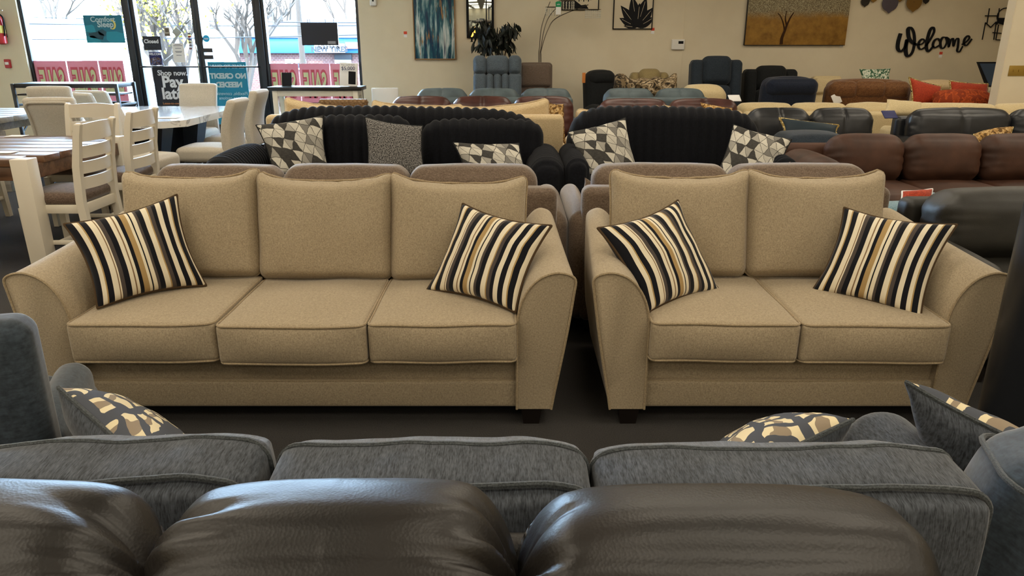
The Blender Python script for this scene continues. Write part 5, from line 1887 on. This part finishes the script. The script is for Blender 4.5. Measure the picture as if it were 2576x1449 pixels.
# metal leaf wall art
t = None
p = at(2248, -10, wy)
t = thing('metal_wall_art', 'wall art of overlapping brass and gray metal discs', 'wall art', (p.x, wy, p.z - .25))
gm = plain('gray_metal', '#5c5866', .35, .5, metal=.7)
bm_ = plain('aged_brass', '#8a6c3a', .35, .5, metal=.8)
dk = plain('dark_metal', '#2d2a26', .4, .5, metal=.6)
for px, py, r_, m_, k in ((2175, 4, .065, dk, 0), (2196, -6, .06, bm_, 1), (2236, 8, .12, gm, 2), (2262, -12, .08, bm_, 3), (2295, 6, .115, bm_, 4), (2324, 0, .05, dk, 5)):
    q = at(px, py, wy)
    pts = []
    for j in range(20):
        a_ = 2 * math.pi * j / 20
        rr_ = r_ * (1 + (.22 if abs(a_ - 1.5 * math.pi) < .2 else 0))
        pts.append((q.x - p.x + rr_ * math.cos(a_), q.z - p.z + .25 + rr_ * math.sin(a_)))
    mk('disc', prism(pts, -.03 - .008 * k, -.024 - .008 * k), m_, t, smooth=False)
    mk('rod', tube([(q.x - p.x, -.028 - .008 * k, q.z - p.z + .25), (0, -.02, .27)], .005, 5), dk, t)

# script Welcome
p = at(2350, 105, wy)
t = thing('welcome_script', 'black cut-out script sign reading Welcome', 'wall sign', (p.x, wy, p.z - .2))


def stroke(pts, wd, name='letter_stroke'):
    """calligraphic cut-out: flat ribbon of varying width with depth, pixel outline points"""
    Q = [at(x, y, wy) for x, y in pts]
    c = spline([(q.x - p.x, 0, q.z - p.z + .2) for q in Q], 7)
    T = np.gradient(c, axis=0)
    T /= np.maximum(np.linalg.norm(T, axis=1)[:, None], 1e-9)
    rings = []
    for i in range(len(c)):
        # a broad-nib pen: heavy downstrokes, fine upstrokes
        k = wd * (.55 + .75 * abs(T[i][2]) * (1 if T[i][2] < 0 else .45))
        nx, nz = -T[i][2] * k / 2, T[i][0] * k / 2
        x, z = c[i][0], c[i][2]
        rings.append([(x + nx, -.028, z + nz), (x - nx, -.028, z - nz), (x - nx, -.012, z - nz), (x + nx, -.012, z + nz)])
    return mk(name, loft(rings), M['ink'], t, ang=60)


stroke([(2264, 84), (2258, 105), (2257, 122), (2264, 129), (2274, 120), (2280, 100), (2277, 118), (2278, 136), (2284, 141), (2294, 130), (2299, 105), (2297, 82), (2290, 70), (2283, 74), (2285, 95), (2295, 108), (2306, 112)], .042)
stroke([(2306, 113), (2318, 110), (2324, 103), (2319, 98), (2311, 105), (2309, 118), (2315, 124), (2326, 118)], .026)
stroke([(2326, 116), (2338, 100), (2348, 80), (2346, 69), (2338, 76), (2331, 100), (2329, 120), (2334, 129), (2346, 116)], .034)
stroke([(2362, 103), (2358, 97), (2349, 102), (2345, 114), (2350, 120), (2362, 113)], .026)
stroke([(2380, 95), (2370, 94), (2364, 106), (2366, 120), (2373, 120), (2380, 106), (2378, 94), (2386, 99)], .025)
stroke([(2386, 98), (2385, 118), (2391, 100), (2396, 98), (2397, 116), (2403, 99), (2409, 98), (2408, 116), (2406, 128), (2412, 130), (2420, 116)], .022)
stroke([(2418, 112), (2430, 104), (2437, 95), (2433, 90), (2425, 98), (2423, 110), (2430, 114), (2443, 98)], .025)

# HOME sign of thin bars
p = at(2500, 60, wy)
t = thing('home_sign', 'black wire wall sign spelling HOME, cut by the partition', 'wall sign', (p.x, wy, p.z - .3))


def bar(x0, y0, x1, y1, wd=.016):
    a_, b_ = at(x0, y0, wy), at(x1, y1, wy)
    mk('letter_bar', tube([(a_.x - p.x, -.03, a_.z - p.z + .3), (b_.x - p.x, -.03, b_.z - p.z + .3)], wd / 2, 6), M['ink'], t)


for q in ((2486, 21, 2480, 60), (2511, 21, 2505, 62), (2475, 40, 2508, 40), (2476, 57, 2468, 100), (2476, 57, 2489, 69), (2489, 69, 2503, 55), (2503, 55, 2497, 100), (2509, 62, 2502, 100), (2494, 82, 2516, 84), (2502, 100, 2520, 101)):
    bar(*q)
oo = at(2524, 40, wy)
mk('letter_ring', tube([(oo.x - p.x + .11 * math.cos(a_), -.03, oo.z - p.z + .3 + .11 * math.sin(a_)) for a_ in [2 * math.pi * k / 20 for k in range(20)]], .008, 6, closed=True), M['ink'], t)
mk('house_plate', prism([(at(2505, 45, wy).x - p.x, at(2505, 45, wy).z - p.z + .3), (at(2524, 45, wy).x - p.x, at(2524, 45, wy).z - p.z + .3), (at(2524, 64, wy).x - p.x, at(2524, 64, wy).z - p.z + .3), (at(2505, 58, wy).x - p.x, at(2505, 58, wy).z - p.z + .3)], -.04, -.03), M['ink'], t, smooth=False)

# screen leaning on the wall beside the partition
p = at(2480, 215, 10.9)
a, b = at(2459, 151, 10.9), at(2530, 151, 10.9)
t = thing('leaning_screen', 'dark framed screen leaning beside the partition', 'screen', (p.x, 10.9, p.z - .02), 0)
sh_ = at(2482, 214, 10.9).x - a.x
hh = a.z - at(2482, 214, 10.9).z
poly = [(a.x - p.x + sh_, .0), (b.x - p.x + sh_, .0), (b.x - p.x, hh), (a.x - p.x, hh)]
mk('frame', prism(poly, -.02, .02), M['ink'], t, smooth=False)
ip = [(x + (.025 if i in (0, 3) else -.025), z + (.02 if i < 2 else -.02)) for i, (x, z) in enumerate(poly)]
mk('glass', prism(ip, -.024, -.02), plain('slate_blue_screen', '#33465f', .15, .5), t, smooth=False)
t['label'] = 'dark framed slate-blue screen leaning beside the partition'
tb_ = thing('display_stand', 'low cream stand hidden behind the rust pillows under the screen', 'stand', (p.x, 10.9, 0))
mk('top', span(-.4, .4, -.25, .25, p.z - .07, p.z - .02), M['white_wood'], tb_)
for sx in (-1, 1):
    mk('side', span(sx * .36 - .03, sx * .36 + .03, -.22, .22, 0, p.z - .07), M['white_wood'], tb_)

# brass switch plate on the partition
p = at(2562, 178, 8.5)
t = thing('switch_plate', 'brass switch plate on the partition at the right edge', 'switch', (p.x, 8.498, p.z - .055))
mk('plate', span(-.11, .11, -.006, 0, 0, .11, .002), M['brass'], t)
for i in (-1, 0, 1):
    mk('toggle', span(i * .06 - .006, i * .06 + .006, -.016, -.006, .045, .068, .002), M['brass'], t)

# fire extinguisher and pull station on the left pier
p = at(9, 112, WY - .12)
t = thing('fire_extinguisher', 'red fire extinguisher hanging on the left pier', 'fire extinguisher', (p.x - .03, WY - .1, p.z))
mk('cylinder', lathe([(.05, 0), (.075, .02), (.075, .34), (.06, .39), (.03, .42)], 24), M['red_gloss'], t)
mk('label_band', lathe([(.0765, .16), (.0765, .27)], 24), M['gold_print'], t)
mk('valve', lathe([(.02, .42), (.02, .47), (.012, .48)], 12), M['ink'], t)
mk('handle', tube([(0, 0, .46), (.06, 0, .49), (.11, -.01, .48)], .009, 6), M['chrome'], t)
mk('hose', tube(spline([(.02, 0, .45), (.1, -.02, .38), (.09, -.02, .25), (.085, -.03, .12)], 5), .011, 6), M['ink'], t)
mk('bracket', span(-.04, .04, .07, .1, .1, .35), M['black_metal'], t)
p = at(22, 161, wy)
t = thing('alarm_pull_station', 'dark red fire alarm pull station on the left pier', 'fire alarm', (p.x, wy, p.z - .06))
mk('housing', rbox((.045, .02, .065), .012, 1, 2, c=(0, -.02, .065)), M['red_gloss'], t)
mk('pull_bar', rbox((.028, .006, .02), .004, 1, 2, c=(0, -.044, .07)), M['white'], t)
